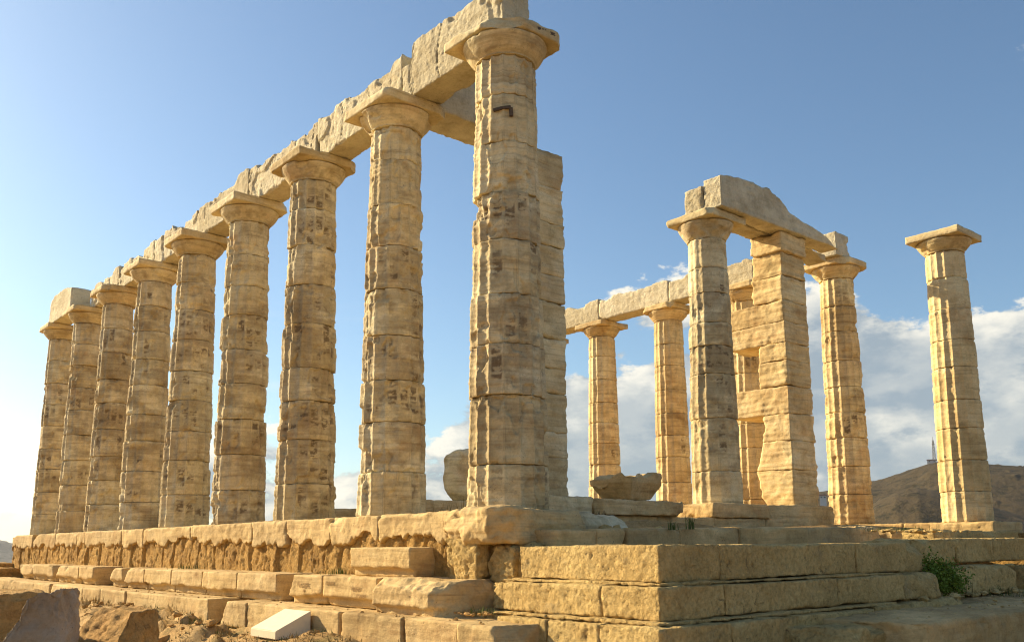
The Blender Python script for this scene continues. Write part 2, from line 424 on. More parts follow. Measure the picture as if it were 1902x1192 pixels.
def dirpx(px):                                             # horizontal bearing of a column of the photo
    r = Fv + Rv*(px-951)/FPX; return math.atan2(r[1], r[0])
def at_far(px, py, dist):
    r = Fv + Rv*(px-951)/FPX + Uv*(596+137.2-py)/FPX; r /= math.hypot(r[0], r[1]); return CAM + r*dist
def hill(name, prof, dist, depth, base, mat, nu, nv, rough, seed):
    """a hill range as a height field around the temple: bearing x distance"""
    ps = np.array(prof, float)
    bear = np.array([dirpx(p) for p in ps[:, 0]]); hh = np.array([at_far(p[0], p[1], dist)[2] for p in ps])
    B = np.linspace(bear[0], bear[-1], nu); D = np.linspace(-1, 1, nv)
    H = np.interp(-B, -bear, hh)
    BB, DD = np.meshgrid(B, D, indexing='ij')
    rr = dist + DD*depth
    X = CAM[0] + rr*np.cos(BB); Y = CAM[1] + rr*np.sin(BB)
    p = np.stack([X.ravel(), Y.ravel(), np.zeros(X.size)], 1)
    nz = fbm(p, 4.0/dist, 6, seed, 0.55).reshape(X.shape)
    rid = (1-np.abs(fbm(p, 3.0/dist, 4, seed+1))).reshape(X.shape)
    prof_d = 0.5+0.5*np.cos(np.pi*DD)
    edge = ss(0, 0.06, np.linspace(0, 1, nu))*ss(1, 0.94, np.linspace(0, 1, nu))
    Z = base + (H[:, None]*edge[:, None]-base)*prof_d*(1 + 0.10*(rid-0.7)*(1-prof_d)) + rough*nz*np.minimum(1, prof_d*4)*(1-0.75*prof_d**6)
    Z = Z + 1.8*np.clip(fbm(p, 0.11, 2, seed+3).reshape(X.shape), 0, 1)**2*np.minimum(1, prof_d*4)
    v = np.stack([X.ravel(), Y.ravel(), Z.ravel()], 1)
    id_ = np.arange(X.size).reshape(X.shape)
    q = np.stack([id_[:-1, :-1], id_[:-1, 1:], id_[1:, 1:], id_[1:, :-1]], -1).reshape(-1, 4)
    return tag(link(name, v, q, mat), kind='structure')
hill('scrub_hill', [(1150, 1000), (1400, 930), (1530, 911), (1625, 893), (1680, 876), (1715, 864), (1738, 859), (1770, 861), (1850, 866), (1902, 871), (2050, 885), (2300, 950)],
     950, 420, -62, M_HILL, 420, 160, 9, 21)
hill('near_spur', [(1480, 1012), (1560, 975), (1610, 935), (1650, 915), (1690, 907), (1740, 916), (1800, 935), (1900, 965), (2000, 990), (2100, 1008)], 700, 230, -62, M_HILL, 160, 60, 6, 25)
hill('far_headland', [(-300, 1012), (-120, 1008), (-60, 1004), (0, 1003), (20, 1001), (45, 1008), (90, 1014), (200, 1018)], 2600, 500, -62, M_FAR, 120, 40, 10, 31)

# ------------------------------------------------------------------ columns
RB, RT, ZN = 0.490, 0.385, 5.54
def col_radius(t): return RB + (RT-RB)*t + 0.006*np.sin(np.pi*t)
def drum(parent, z0, z1, zb, zn, seed, wear, depth, stain, seg, rowres, mat, strata=0.010, lumps=0.014, spall=0.5, rscale=1.0):
    rows = max(8, int((z1-z0)/rowres)); g = 0.0035
    # extra rows at the joints so that the worn drum edges are crisp
    t = np.linspace(0, 1, rows+1)
    zz = z0+g + (z1-z0-2*g)*(0.5-0.5*np.cos(np.pi*t))*0.35 + (z1-z0-2*g)*t*0.65
    th = np.linspace(0, 2*np.pi, seg, endpoint=False)
    Z, T = np.meshgrid(zz, th, indexing='ij'); Zf, Tf = Z.ravel(), T.ravel()
    rnd = random.Random(seed)
    R = col_radius((Zf-zb)/(zn-zb))*rscale*(1+rnd.uniform(-0.008, 0.008))
    c, s = np.cos(Tf), np.sin(Tf)
    P = np.stack([R*c, R*s, Zf], 1) + np.array([parent.location.x, parent.location.y, 0])
    u = (Tf*16/(2*np.pi)) % 1.0
    sn = np.sin(np.pi*u)
    fl = depth*R/0.45*sn**0.75
    w = np.clip(wear*(1+rnd.uniform(-0.5, 0.5)) + 0.55*wear*fbm(P, 1.3, 3, seed), 0.0008, 1)
    a, b = R-fl, R-w
    k = 0.0035
    hmix = np.clip(0.5+0.5*(b-a)/k, 0, 1); r = b*(1-hmix)+a*hmix - k*hmix*(1-hmix)
    st = fbm(P, (0.9, 0.9, 17.0), 4, seed+1, 0.6)
    r = r + strata*st*0.8 + lumps*fbm(P, 2.1, 3, seed+2) + 0.004*fbm(P, 15, 3, seed+3, .6)
    r = r - 0.045*spall*ss(0.36, 0.46, fbm(P, (1.7, 1.7, 1.4), 4, seed+4))
    r = r - 0.03*spall*ss(0.10, 0.16, fbm(P, (2.2, 2.2, 1.6), 3, seed+14) - 0.25)
    dz = np.minimum(Zf-z0, z1-Zf)
    ch = 0.004 + 0.040*np.clip(fbm(P, (4, 4, 0.4), 3, seed+5)-.12, 0, 1)
    r = r - ch*np.exp(-(dz/0.014)**2) - 0.6*ch*np.exp(-(dz/0.05)**2)
    midband = 0.28 if mat is M_COL else 0.0
    rs = np.random.RandomState(seed % 100000)
    val = rs.rand(16); val = 0.65*val + 0.35*np.roll(val, 1); lo_ = rs.rand(16)*0.45; hi_ = 0.62+rs.rand(16)*0.42
    cell = np.floor(Tf*16/(2*np.pi)).astype(int) % 16
    vv = (Zf-z0)/(z1-z0) + 0.10*fbm(P, (6, 6, 6), 3, seed+6)
    thr = 0.40 + 1.15*stain + rnd.uniform(-.15, .12)
    panel = ss(thr+0.06, thr-0.06, val[cell])*ss(lo_[cell]-.03, lo_[cell]+.05, vv)*ss(hi_[cell]+.05, hi_[cell]-.03, vv)
    valley = ss(0.30, 0.52, sn + 0.15*fbm(P, 9, 3, seed+7))
    brk = 0.15 + 0.85*ss(-0.30, 0.10, fbm(P, (5, 5, 18), 4, seed+8, .65))
    face = ss(-0.35, 0.15, c*0.62-s*0.78)
    sta = 0.84*panel*valley*brk*face*(0.30+0.70*ss(-.30, .35, fbm(P, (2.5, 2.5, 5), 4, seed+15)))
    wash = ss(-0.10, 0.55, fbm(P, (1.8, 1.8, 4.5), 5, seed+9, .62) + 1.6*stain + midband*np.exp(-((Zf-2.7)/1.3)**2))
    sta = np.maximum(sta, 0.36*wash*face)
    sta = np.maximum(sta, 0.30*ss(0.40, 0.20, sn)*ss(0.08, 0.16, sn)*ss(-.1, .2, fbm(P, (2, 2, 3), 3, seed+12))*face)
    if stain < -0.5: sta *= 0
    ox, oy = rnd.uniform(-.006, .006), rnd.uniform(-.006, .006)
    V = np.stack([r*c+ox, r*s+oy, Zf-zb], 1)
    id_ = np.arange(len(V)).reshape(rows+1, seg); nx = np.roll(id_, -1, axis=1)
    q = np.stack([id_[:-1], nx[:-1], nx[1:], id_[1:]], -1).reshape(-1, 4)
    return link('drum', V, q, mat, parent, attrs={'stain': sta}, ngons=[id_[0][::-1], id_[-1]])
def echinus(parent, zb, zn, zt, r0, r1, seed, seg, mat, wob=0.012):
    rows = 26; t = np.linspace(0, 1, rows)
    zz = zn + (zt-zn)*t
    prof = r0 + (r1-r0)*np.where(t < .10, t*0.3, 0.03+0.97*(0.55*np.clip((t-.10)/.82, 0, 1)+0.45*np.sin(np.clip((t-.10)/.82, 0, 1)*np.pi/2)))
    prof = np.where(t > .93, prof-0.02*((t-.93)/.07)**2, prof)
    th = np.linspace(0, 2*np.pi, seg, endpoint=False)
    Z, T = np.meshgrid(zz, th, indexing='ij'); Pf = np.repeat(prof, seg); Zf, Tf = Z.ravel(), T.ravel()
    P = np.stack([Pf*np.cos(Tf), Pf*np.sin(Tf), Zf], 1)+np.array([parent.location.x, parent.location.y, 0])
    r = Pf + wob*fbm(P, 2.4, 3, seed) + 0.004*fbm(P, 14, 3, seed+1) - 0.05*ss(.42, .65, fbm(P, 1.9, 3, seed+2))
    r = r + 0.005*fbm(P, (1, 1, 14), 2, seed+3)
    r = r - 0.012*np.exp(-((Zf-zn-0.015)/0.01)**2)
    V = np.stack([r*np.cos(Tf), r*np.sin(Tf), Zf-zb], 1)
    id_ = np.arange(len(V)).reshape(rows, seg); nx = np.roll(id_, -1, axis=1)
    q = np.stack([id_[:-1], nx[:-1], nx[1:], id_[1:]], -1).reshape(-1, 4)
    sta = 0.32*ss(0.0, 0.6, fbm(P, (1.6, 1.6, 5.0), 5, seed+4, .65))*ss(-.2, .1, fbm(P, 9, 3, seed+5))
    return link('echinus', V, q, mat, parent, attrs={'stain': sta}, ngons=[id_[0][::-1], id_[-1]])
def abacus(parent, zb, z0, z1, hw, seed, mat, res, cuts=()):
    x, y = parent.location.x, parent.location.y
    return stone('abacus', (x-hw, y-hw, z0), (x+hw, y+hw, z1), mat, res=res, r=0.022, rn=1.6, amp=0.007, seed=seed, parent=parent, cuts=cuts)
def column(label, x, y, zb, joints, zn, seed, wear, depth, stains, seg, rowres, mat, group, cuts=(), wears=None, ztop=5.95, hw=0.555, strata=.010, lumps=.014, spall=.5, rscale=1.0, lean=0.0):
    e = empty('column', (x, y, zb)); tag(e, label, 'column', group)
    for i in range(len(joints)-1):
        drum(e, joints[i], joints[i+1], zb, zn, seed*50+i*3, wear*(wears[i % len(wears)] if wears else 1), depth, stains[i % len(stains)], seg, rowres, mat, strata, lumps, spall, rscale)
    ze = ztop - 0.150
    echinus(e, zb, zn+0.003, ze, RT*0.995, 0.540, seed*50+40, min(seg, 128), mat)
    abacus(e, zb, ze+0.003, ztop, hw, seed*50+41, mat, 0.025 if seg > 150 else 0.045, cuts)
    return e
ZB = -0.05
def jset(rnd, n=9, zb=ZB, zn=ZN):
    h = np.array([1+rnd.uniform(-.09, .09) for _ in range(n)]); h /= h.sum()
    return list(zb + np.concatenate([[0], np.cumsum(h)])*(zn-zb))
J0 = [ZB, 0.47, 1.28, 1.88, 2.49, 3.16, 3.76, 4.40, 5.02, ZN]
J1 = [ZB, 0.55, 1.23, 1.81, 2.44, 3.11, 3.74, 4.36, 5.04, ZN]
J2 = [ZB, 0.53, 1.22, 1.84, 2.37, 3.10, 3.75, 4.41, 5.04, ZN]
GS = 'weathered columns of the long south row'
GN = 'columns of the north row'
S_LABELS = [
 'nearest and largest column, on a bulging eroded block, iron strip high on its shaft',
 'second column of the long row, just left of the nearest one, stained middle drums',
 'third column from the front of the long row, gridded with dark brown stains',
 'fourth column from the front of the long row, dark band at mid height',
 'fifth column from the front of the long row, with uneven bulging drums',
 'sixth column from the front of the long row',
 'seventh column from the front of the long row, smudged below its capital',
 'eighth column from the front of the long row, last but one on the far left',
 'farthest column of the long row, under a thick corner block at the far left']
S_ST = [
 [-.05, -.02, .02, .05, .0, .28, -.3, -.35, -.45, ],
 [-.1, .10, .16, .18, .05, .22, -.2, -.25, -.3],
 [.12, .10, .18, .2, .12, .26, -.05, .2, .15],
 [.08, .0, .1, -.02, .12, .26, -.1, -.2, -.2],
 [.0, -.05, .08, .22, .2, .22, .1, -.1, -.2],
 [.05, .1, .05, .12, .05, .1, .16, -.1, -.1],
 [-.1, -.1, .05, .08, .2, .0, .24, .1, -.2],
 [-.2, -.2, -.1, -.1, .0, .05, -.1, -.2, -.3],
 [-.2, -.1, -.1, .0, -.1, -.1, .0, -.2, -.3]]
def cc(*a): return list(a)
S_CUTS = [
 cc(((1, -1, 0.25), 0.50), ((0.1, -1, 0.9), 0.40), ((1, 0.9, .1), .70)),
 cc(((1, 1, 0), 0.70),),
 cc(((1, 1, 0.1), 0.66),),
 cc(((1, 1, 0.2), 0.68), ((-1, -1, -.3), .74)),
 cc(((1, .9, 0.2), 0.70), ((-1, -1, 0), .70)),
 cc(((1, 1, 0.2), 0.72),),
 cc(((1, -1, 0.2), 0.66),),
 cc(((1, -1, 0.3), 0.72),),
 cc(((1, 1, 0.2), 0.72), ((-1, -1, -.2), .66))]
rnd = random.Random(5)
WEARS = [[.25, .3, .25, .5, 1.4, .45, .8, .7, .9], [.6, .35, .4, .6, 1.1, .7, .5, 1.2, 1.0], [.4, .5, .4, .35, .9, .5, .8, .5, .6], [.5, 1.2, .6, .8, .4, .5, 1.1, .9, .8]]
for k in range(9):
    seg, rr = ((272, 0.013) if k == 0 else (240, 0.015) if k < 3 else (192, 0.02) if k < 5 else (144, 0.027))
    J = (J0, J1, J2)[k] if k < 3 else jset(rnd)
    column(S_LABELS[k], -2.52*k, 0, ZB, J, ZN, 10+k, 0.0155 if k else 0.011, 0.038, S_ST[k], seg, rr, M_COL, GS, S_CUTS[k], WEARS[k % 4], strata=.009, lumps=.011, spall=.8)

NY = 12.11
N_LABELS = [
 'lone column at the far right with a clean square capital and no beam',
 'golden column at the right end of the short beam, a small block on its capital',
 'far column half hidden behind the square pillar of stacked blocks',
 'far golden column behind the stone bowl, right one of two under the low far beam',
 'far slim golden column left of the stone bowl, under the low far beam',
 'far column hidden behind the nearest pillar, only its capital edge showing']
N_CUTS = [cc(), cc(((1, -1, .3), .60), ((1, 1, 0), .66)), cc(), cc(((-1, -1, .4), .60), ((1, -1, .4), .66)), cc(), cc()]
for k in range(6):
    st = [-.25, -.2, -.3, -.15, -.1, -.2, -.25, -.3, -.3] if k else [-.6]*9
    column(N_LABELS[k], -2.52*k, NY, ZB, jset(rnd), ZN, 30+k, 0.004 if k not in (1,) else 0.010, 0.036, st,
           192 if k < 2 else 160, 0.022 if k < 2 else 0.03, M_COLN, GN, N_CUTS[k], None, strata=.005 if k != 1 else .010, lumps=.006 if k != 1 else .013, spall=.25 if k != 1 else .55)
# the column of the porch, on its own base
PZ = 0.285
column('porch column between the stone bowl and the square pillar, sooty in mid shaft', -2.52, 7.31, PZ,
       [PZ, 0.9, 1.9, 2.75, 3.30, 3.75, 4.35, 4.85, 5.45], 5.45, 45, 0.010, 0.032, [-.35, -.1, .15, .2, .05, .25, -.2, -.3], 192, 0.02, M_COL, None, cc(((1, -1, .2), .70)), ztop=5.93, hw=0.56,
       strata=.006, lumps=.009, spall=.35)

# iron repairs on the nearest column and its capital
def bar(name, pts, w, t, mat, parent):
    """a flat strip bent along pts (world), standing t proud"""
    P = np.array(pts, float) - np.array(parent.location)
    c0 = np.array([0, 0, 0.0]); V = []; Q = []
    for i, p in enumerate(P):
        tg = P[min(i+1, len(P)-1)]-P[max(i-1, 0)]; tg /= np.linalg.norm(tg)
        out = np.array([p[0]-c0[0], p[1]-c0[1], 0]); out /= max(np.linalg.norm(out), 1e-6)
        sd_ = np.cross(out, tg); sd_ /= np.linalg.norm(sd_)
        for a, b in ((-w, -0.02), (w, -0.02), (w, t), (-w, t)): V.append(p + sd_*a + out*b)
    n = len(P)
    for i in range(n-1):
        for j in range(4): Q.append((i*4+j, i*4+(j+1) % 4, i*4+4+(j+1) % 4, i*4+4+j))
    return link(name, V, Q, mat, parent, smooth=False, ngons=[[3, 2, 1, 0], [n*4-4, n*4-3, n*4-2, n*4-1]])
s0 = [o for o in bpy.data.objects if o.name == 'column'][0]
def on_shaft(ang, z):
    r = float(col_radius((z-ZB)/(ZN-ZB)))-0.006
    a = math.radians(ang); return (r*math.cos(a), r*math.sin(a), z)
bar('iron_clamp', [on_shaft(-62+i*5.2, 4.80+0.03*i/6) for i in range(7)] , 0.018, 0.008, M_IRON, s0)
bar('iron_clamp', [on_shaft(-30.5, 4.82), on_shaft(-30, 4.76), on_shaft(-30, 4.71)], 0.02, 0.012, M_IRON, s0)
bar('iron_clamp', [(0.552, 0.06, 5.875), (0.552, 0.20, 5.885), (0.552, 0.36, 5.895)], 0.02, 0.004, M_IRON, s0)

# ------------------------------------------------------------------ architraves
def rough_top(seed, lo_, steps=(), freq=1.2):
    def f(x, y):
        q_ = np.round((0.35+wnoise(x, freq, seed)*0.9)*2.2)/2.2
        t = -lo_*np.clip(0.5*q_+0.5*(0.35+wnoise(x, freq, seed)*0.9), 0, 1) - 0.02*np.clip(wnoise(x+y*.7, 5, seed+1), 0, 1)
        for (a, b, dz) in steps: t = t - dz*ss(a-0.06, a+0.02, x)*ss(b+0.06, b-0.02, x)
        return t
    return f
GB = 'beam blocks along the long row'
YB0, YB1 = -0.07, 0.41
B_LABELS = [
 'highest beam block, from the nearest capital to the second column',
 'beam block between the second and third columns of the long row',
 'beam block between the third and fourth columns of the long row',
 'beam block between the fourth and fifth columns of the long row',
 'beam block between the fifth and sixth columns of the long row',
 'beam block between the sixth and seventh columns of the long row',
 'beam block between the seventh and eighth columns, just before the corner block']
def beam_warp(seed, x0, x1):
    def f(P):
        # vertical fissures and flaked sheets on the south face
        south = ss(YB0+0.08, YB0+0.01, P[:, 1])
        fis = np.abs(wnoise(P[:, 0] + 0.07*np.sin(P[:, 2]*5+seed), 0.9, seed, 2))
        P[:, 1] += south*(0.04*np.exp(-(fis/0.012)**2) + 0.030*ss(0.10, 0.16, fbm(P, (1.1, 1.1, 1.4), 3, seed+2)) + 0.005*fbm(P, 12, 3, seed+3))
        return P
    return f
bx = [0.02, -2.27, -4.86, -7.50, -10.0, -12.55, -15.05, -17.5]
tops = [6.80, 6.68, 6.66, 6.66, 6.64, 6.62, 6.62]
stp = [[(-2.4, -2.05, .30)], [(-2.6, -2.2, -.07)], [(-6.9, -6.2, .05)], [(-8.0, -7.4, -.06), (-8.9, -8.2, .05)], [(-11.4, -10.8, .1)], [(-14.2, -13.4, .08)], [(-16.2, -15.6, .06)]]
for k in range(7):
    hi_x, lo_x = bx[k]-0.014, bx[k+1]+0.014
    o = stone('beam', (lo_x, YB0, 5.955), (hi_x, YB1, tops[k]), M_BEAM, res=0.022 if k < 3 else 0.035, r=0.03, rn=1.6, amp=0.010,
              top=rough_top(60+k, 0.04 if k == 0 else 0.14, stp[k]), seed=600+k*20, warp=beam_warp(900+k*3, lo_x, hi_x), pit=0.008)
    tag(o, B_LABELS[k], 'stone beam', GB)
tag(stone('beam', (-20.15, -0.42, 5.955), (-17.95, 0.10, 6.74), M_BEAM, res=0.04, r=0.035, amp=0.008, seed=790, top=rough_top(71, .12, [], .9),
          cuts=[((1, 0.2, 1.2), 0.98)]), 'thick corner block over the two farthest columns, its shaded end facing right', 'stone beam')
# cross beam from the second column to the near pillar
tag(stone('beam', (-2.78, 0.43, 5.955), (-2.12, 2.36, 6.62), M_BEAM, res=0.03, r=0.05, amp=0.008, seed=801, pit=.01,
          cuts=[((-.1, -1, 1.3), 0.86)], bot=lambda x, y: 0.06*ss(1.0, 2.0, y)*0 - 0.03*np.clip(wnoise(y, 1.6, 77), -1, 1), top=lambda x, y: -0.05*np.clip(wnoise(y, 1.3, 78), 0, 1)),
    'shaded cross beam running back from the second column to behind the nearest column', 'stone beam')
# short beam of the porch: two slabs on edge, from the porch column over the square pillar to the golden column
def ptop(seed, base):
    ys = [6.8, 6.98, 7.3, 7.9, 8.5, 8.9, 9.2, 9.6, 10.2, 10.6, 11.0, 11.6]
    zs = [.58, .62, .66, .72, .75, .64, .42, .34, .26, .16, -.02, -.12]
    def f(x, y): return (np.interp(y, ys, zs)-0.68)*1.0 - base + 0.025*wnoise(y, 3.5, seed)
    return f
tag(stone('beam', (-2.245, 6.93, 5.945), (-1.83, 11.05, 6.63), M_BEAM, res=0.028, r=0.03, amp=0.010, seed=820, top=ptop(3, 0), pit=.014),
    'front slab of the short beam on the square pillar, humped and falling to the right', 'stone beam')
tag(stone('beam', (-2.70, 6.90, 5.945), (-2.262, 11.3, 6.56), M_BEAM, res=0.03, r=0.03, amp=0.012, seed=830, top=ptop(5, 0.02), pit=.014),
    'rear slab of the short beam, its rough lit end set left of the front slab', 'stone beam')
tag(stone('block', (-2.58, 11.45, 5.955), (-2.08, 12.0, 6.50), M_BEAM, res=0.03, r=0.05, amp=0.012, seed=840, pit=.014),
    'small upright block on the golden column at the end of the short beam', 'stone block')
# low far beam of the north row
nb = [-4.45, -7.15, -9.75, -12.7]
NBL = ['far beam block ending beside the square pillar, rightmost of the low far beam', 'middle block of the low far beam, between the two slim golden columns', 'leftmost block of the low far beam, running in behind the nearest column']
for k in range(3):
    tag(stone('beam', (nb[k+1]+.01, 11.68, 5.955), (nb[k]-.01, 12.25, 6.60), M_BEAM, res=0.045, r=0.04, amp=0.012, seed=850+k*7, top=rough_top(85+k, .10), pit=.01),
        NBL[k], 'stone beam', 'blocks of the low far beam')

# ------------------------------------------------------------------ pillars (antae)
def pillar(label, x1, y0, y1, zbase, ztop, west, n, mat, seed, cap, joints=None, prof=lambda z: 0*z):
    e = empty('pillar', ((x1-.4), (y0+y1)/2, zbase)); tag(e, label, 'pillar', 'square pillars of stacked blocks')
    rn = random.Random(seed); h = np.array([1+rn.uniform(-.28, .28) for _ in range(n)]); h /= h.sum()
    zs = zbase+np.concatenate([[0], np.cumsum(h)])*(ztop-zbase)
    if joints: zs = np.array(joints); n = len(zs)-1
    for i in range(n):
        zc = (zs[i]+zs[i+1])/2
        w = west(zc); jx = rn.uniform(-.008, .008)
        def wp(P, w=w, sd_=seed+i):
            f = np.clip((x1-P[:, 0])/(x1-w), 0, 1)
            P[:, 0] -= f**2*(prof(P[:, 2]) + 0.05*fbm(P, (2, 2, 3.0), 4, seed))
            return P
        stone('block', (w, y0+rn.uniform(-.008, .008), zs[i]+.001), (x1+jx, y1+rn.uniform(-.008, .008), zs[i+1]-.001), mat, res=0.026, r=0.020, rn=2.0, amp=0.010, strata=0.014,
              seed=seed*10+i*11, parent=e, lump=0.016,
              warp=wp)
    if cap:
        stone('capital', (x1-.70, y0-.05, ztop+.002), (x1+.06, y1+.05, cap), mat, res=0.03, r=0.05, rn=1.5, amp=0.010, strata=.01, seed=seed*10+7, parent=e)
    return e
def west_n(z): return -3.28 if 2.15 < z < 2.72 else -3.45 if 3.62 < z < 4.5 else -2.62
def prof_n(z): return np.interp(z, [0.3, 0.5, 0.9, 1.3, 1.6, 1.9, 2.1, 2.8, 3.1, 3.5, 4.6, 5.0, 5.5], [0.0, 0.14, 0.22, 0.16, 0.03, -0.05, 0.02, 0.06, 0.10, 0.0, 0.10, 0.14, 0.08])
pillar('square pillar of stacked blocks with ragged bulging left edge, beside the porch column', -2.0, 9.09, 9.95, 0.29, 5.52, west_n, 10, M_COLN, 61, 5.94,
       [0.29, 1.02, 1.60, 2.15, 2.72, 3.25, 3.62, 4.05, 4.50, 5.02, 5.52], prof_n)
pillar('square pillar of stacked blocks standing close behind the nearest column, without a beam', -2.0, 2.14, 2.90, 0.29, 5.86, lambda z: -2.75, 11, M_COL, 62, None)

# ------------------------------------------------------------------ platform: rough foundation and courses
def core_warp(P):
    s = ss(-0.40, -0.58, P[:, 1])
    jx = P[:, 0] + 0.05*np.sin(P[:, 2]*7)
    cell = 0.42
    k = np.floor(jx/cell + 0.35*np.sin(jx*1.7)); f = (jx/cell + 0.35*np.sin(jx*1.7)) - k
    gap = np.exp(-(np.minimum(f, 1-f)/0.055)**2)
    P[:, 1] += s*(0.035*gap + 0.025*np.sin(k*12.9898)*np.sin(k*3.3))
    P[:, 1] += s*0.022*fbm(P, (5, 5, 2.5), 4, 55)
    return P
tag(stone('foundation_wall', (-21.2, -0.69, -1.6), (-0.15, 0.5, -0.10), M_CORE, res=0.03, r=0.03, amp=0.014, seed=70, warp=core_warp, pit=.015),
    'rough brown foundation wall of upright blocks under the long row', 'foundation wall')
GP = 'marble paving blocks under the long row'
sx = [-20.95, -18.76, -16.52, -14.69, -14.06, -11.53, -10.24, -7.80, -5.33, -4.16, -2.89, -1.67, -0.20]
sl = ['paving block under the farthest column of the long row', 'paving block under the eighth column of the long row',
 'paving block between the seventh and eighth columns of the long row', 'narrow chipped paving piece with a dark gap, below the sixth and seventh columns',
 'paving block under the sixth column, its left corner broken back', 'paving block between the fifth and sixth columns of the long row', 'paving block under the fifth column, with a ragged lower lip',
 'long paving block under the fourth column with a scalloped lower edge', 'paving block under the third column, a square notch in its top edge',
 'paving block just right of the third column with a hanging broken lip', 'paving block under the second column, left half, with a sloping chipped top',
 'paving block right of the second column, last before the bulging block']
for k in range(12):
    near = k > 6
    def bt(x, y, k=k):
        w = np.round(wnoise(x, 1.6, 300+k)*3.2)/3.2*0.6 + wnoise(x, 1.6, 300+k)*.4 + 0.16*wnoise(x, 9.0, 320+k)
        return 0.30*np.clip(0.20+w*0.55, -0.05, 0.60)*ss(-.30, -.60, y)
    cuts = [((rnd.uniform(-.3, .3), -1, 1.1), 0.73+rnd.uniform(-.03, .05))]
    if k in (9, 10, 11): cuts = [((rnd.uniform(-.4, .4), -1, 1.0), 0.71)]
    o = stone('paving_block', (sx[k]+.004, -0.74, -0.42), (sx[k+1]-.004, 0.86, ZB-.004), M_STEP, res=0.026 if near else 0.04, r=0.035, rn=2.0, amp=0.010, bot=bt, seed=330+k*9, cuts=cuts, lump=.012)
    tag(o, sl[k], 'stone block', GP)
# the bulging eroded block under the nearest column and the rough stub beneath it
tag(stone('paving_block', (-0.22, -0.82, -0.42), (0.86, 0.48, ZB-.004), M_STEP, res=0.022, r=0.17, rn=0.6, amp=0.016, strata=.018, seed=461, lump=.05,
          cuts=[((1, -1, -0.1), 0.70), ((1, .3, .5), .56), ((-.4, -1, -.9), .62)]), 'bulging rounded block under the nearest column', 'stone block')
def fs(name, lo, hi, label, seed, **k):
    a = dict(res=0.024, r=0.05, rn=1.5, amp=0.018, pit=.03, lump=.02); a.update(k)
    return tag(stone(name, lo, hi, M_POROS, seed=seed, **a), label, 'stone block')
fs('foundation_block', (-0.16, -0.80, -0.86), (0.42, -0.05, -0.36), 'rough rounded foundation block under the bulging base of the nearest column', 471, r=.10)
fs('foundation_block', (0.44, -0.66, -0.84), (0.86, 0.0, -0.44), 'small square foundation block wedged left of the long upper restored step', 472)
fs('foundation_block', (0.62, -0.58, -0.84), (1.06, 0.1, -0.42), 'dark recessed foundation block at the left end of the upper restored step', 473)
# restored steps: three courses of squared poros
def course(label, blocks, e_loc):
    e = empty('step_course', e_loc); tag(e, label, 'stone step', 'restored squared steps')
    for i, (lo, hi, sd2, kw) in enumerate(blocks):
        a = dict(res=0.024, r=0.014, rn=2.4, amp=0.007, pit=.016, lump=.012); a.update(kw)
        stone('block', lo, hi, M_POROS, seed=sd2, parent=e, **a)
    return e
g = .001
def twoside(x, y, z0, z1, xs_, ys_, din, seed, sp, last=None):
    """blocks of an L: along the south side (x listed up to the corner x), then along the east side (y listed)"""
    L_ = []
    for i in range(len(xs_)-1): L_.append(((xs_[i]+g, y, z0), (xs_[i+1]-g, y+din, z1), seed+i*7, sp))
    for i in range(len(ys_)-1):
        L_.append(((x-din, ys_[i]+g, z0), (x, ys_[i+1]-g, z1+0.004*((i*7) % 3-1)), seed+100+i*7, dict(pit=.012) if last is None or i < len(ys_)-2 else last))
    return L_
sp = dict(pit=.010, amp=.009, res=0.02)
course('uppermost restored step, a smooth squared block course with its sharp corner towards the viewer',
       twoside(2.94, -0.75, -0.775, -0.454, [1.07, 2.94], [-0.75+.85, 2.53, 3.68], 0.85, 1000, sp), (2.5, 0, -0.775))
course('thin recessed bedding layer between the upper and middle restored steps',
       twoside(3.02, -0.84, -0.804, -0.778, [0.9, 1.5, 2.2, 3.02], [-0.84+.9, 1.6, 3.2], 0.9, 1300, dict(r=.006, res=.03)), (2.5, 0, -0.80))
course('middle restored step, squared blocks below the uppermost one',
       twoside(3.10, -0.95, -1.085, -0.806, [1.02, 2.42, 3.10], [-0.95+.9, 1.84, 3.25, 4.15], 0.9, 1600, sp, dict(r=.07, amp=.016, lump=.03, pit=.02)), (2.5, 0, -1.085))
course('thin bedding layer between the middle and lowest restored steps',
       twoside(3.18, -1.06, -1.118, -1.088, [1.0, 1.8, 2.5, 3.18], [-1.06+.95, 1.2, 2.9], 0.95, 1900, dict(r=.006, res=.03)), (2.5, 0, -1.115))
course('lowest restored step, cut off by the bottom of the photo',
       twoside(3.31, -1.20, -1.62, -1.120, [1.25, 1.95, 2.62, 3.31], [-1.20+.95, 0.75, 2.2], 0.95, 2200, sp), (2.5, 0, -1.6))
fs('foundation_block', (0.30, -0.72, -1.12), (0.72, 0.0, -0.86), 'dark hollowed foundation block right of the big broken marble block', 474)
fs('foundation_block', (0.70, -0.86, -1.10), (1.01, -0.1, -0.82), 'rough block at the left end of the middle restored step', 475, r=.07)
fs('foundation_block', (0.55, -1.02, -1.35), (1.24, -0.3, -1.105), 'eroded block below the middle restored step at its left end', 476, r=.08)

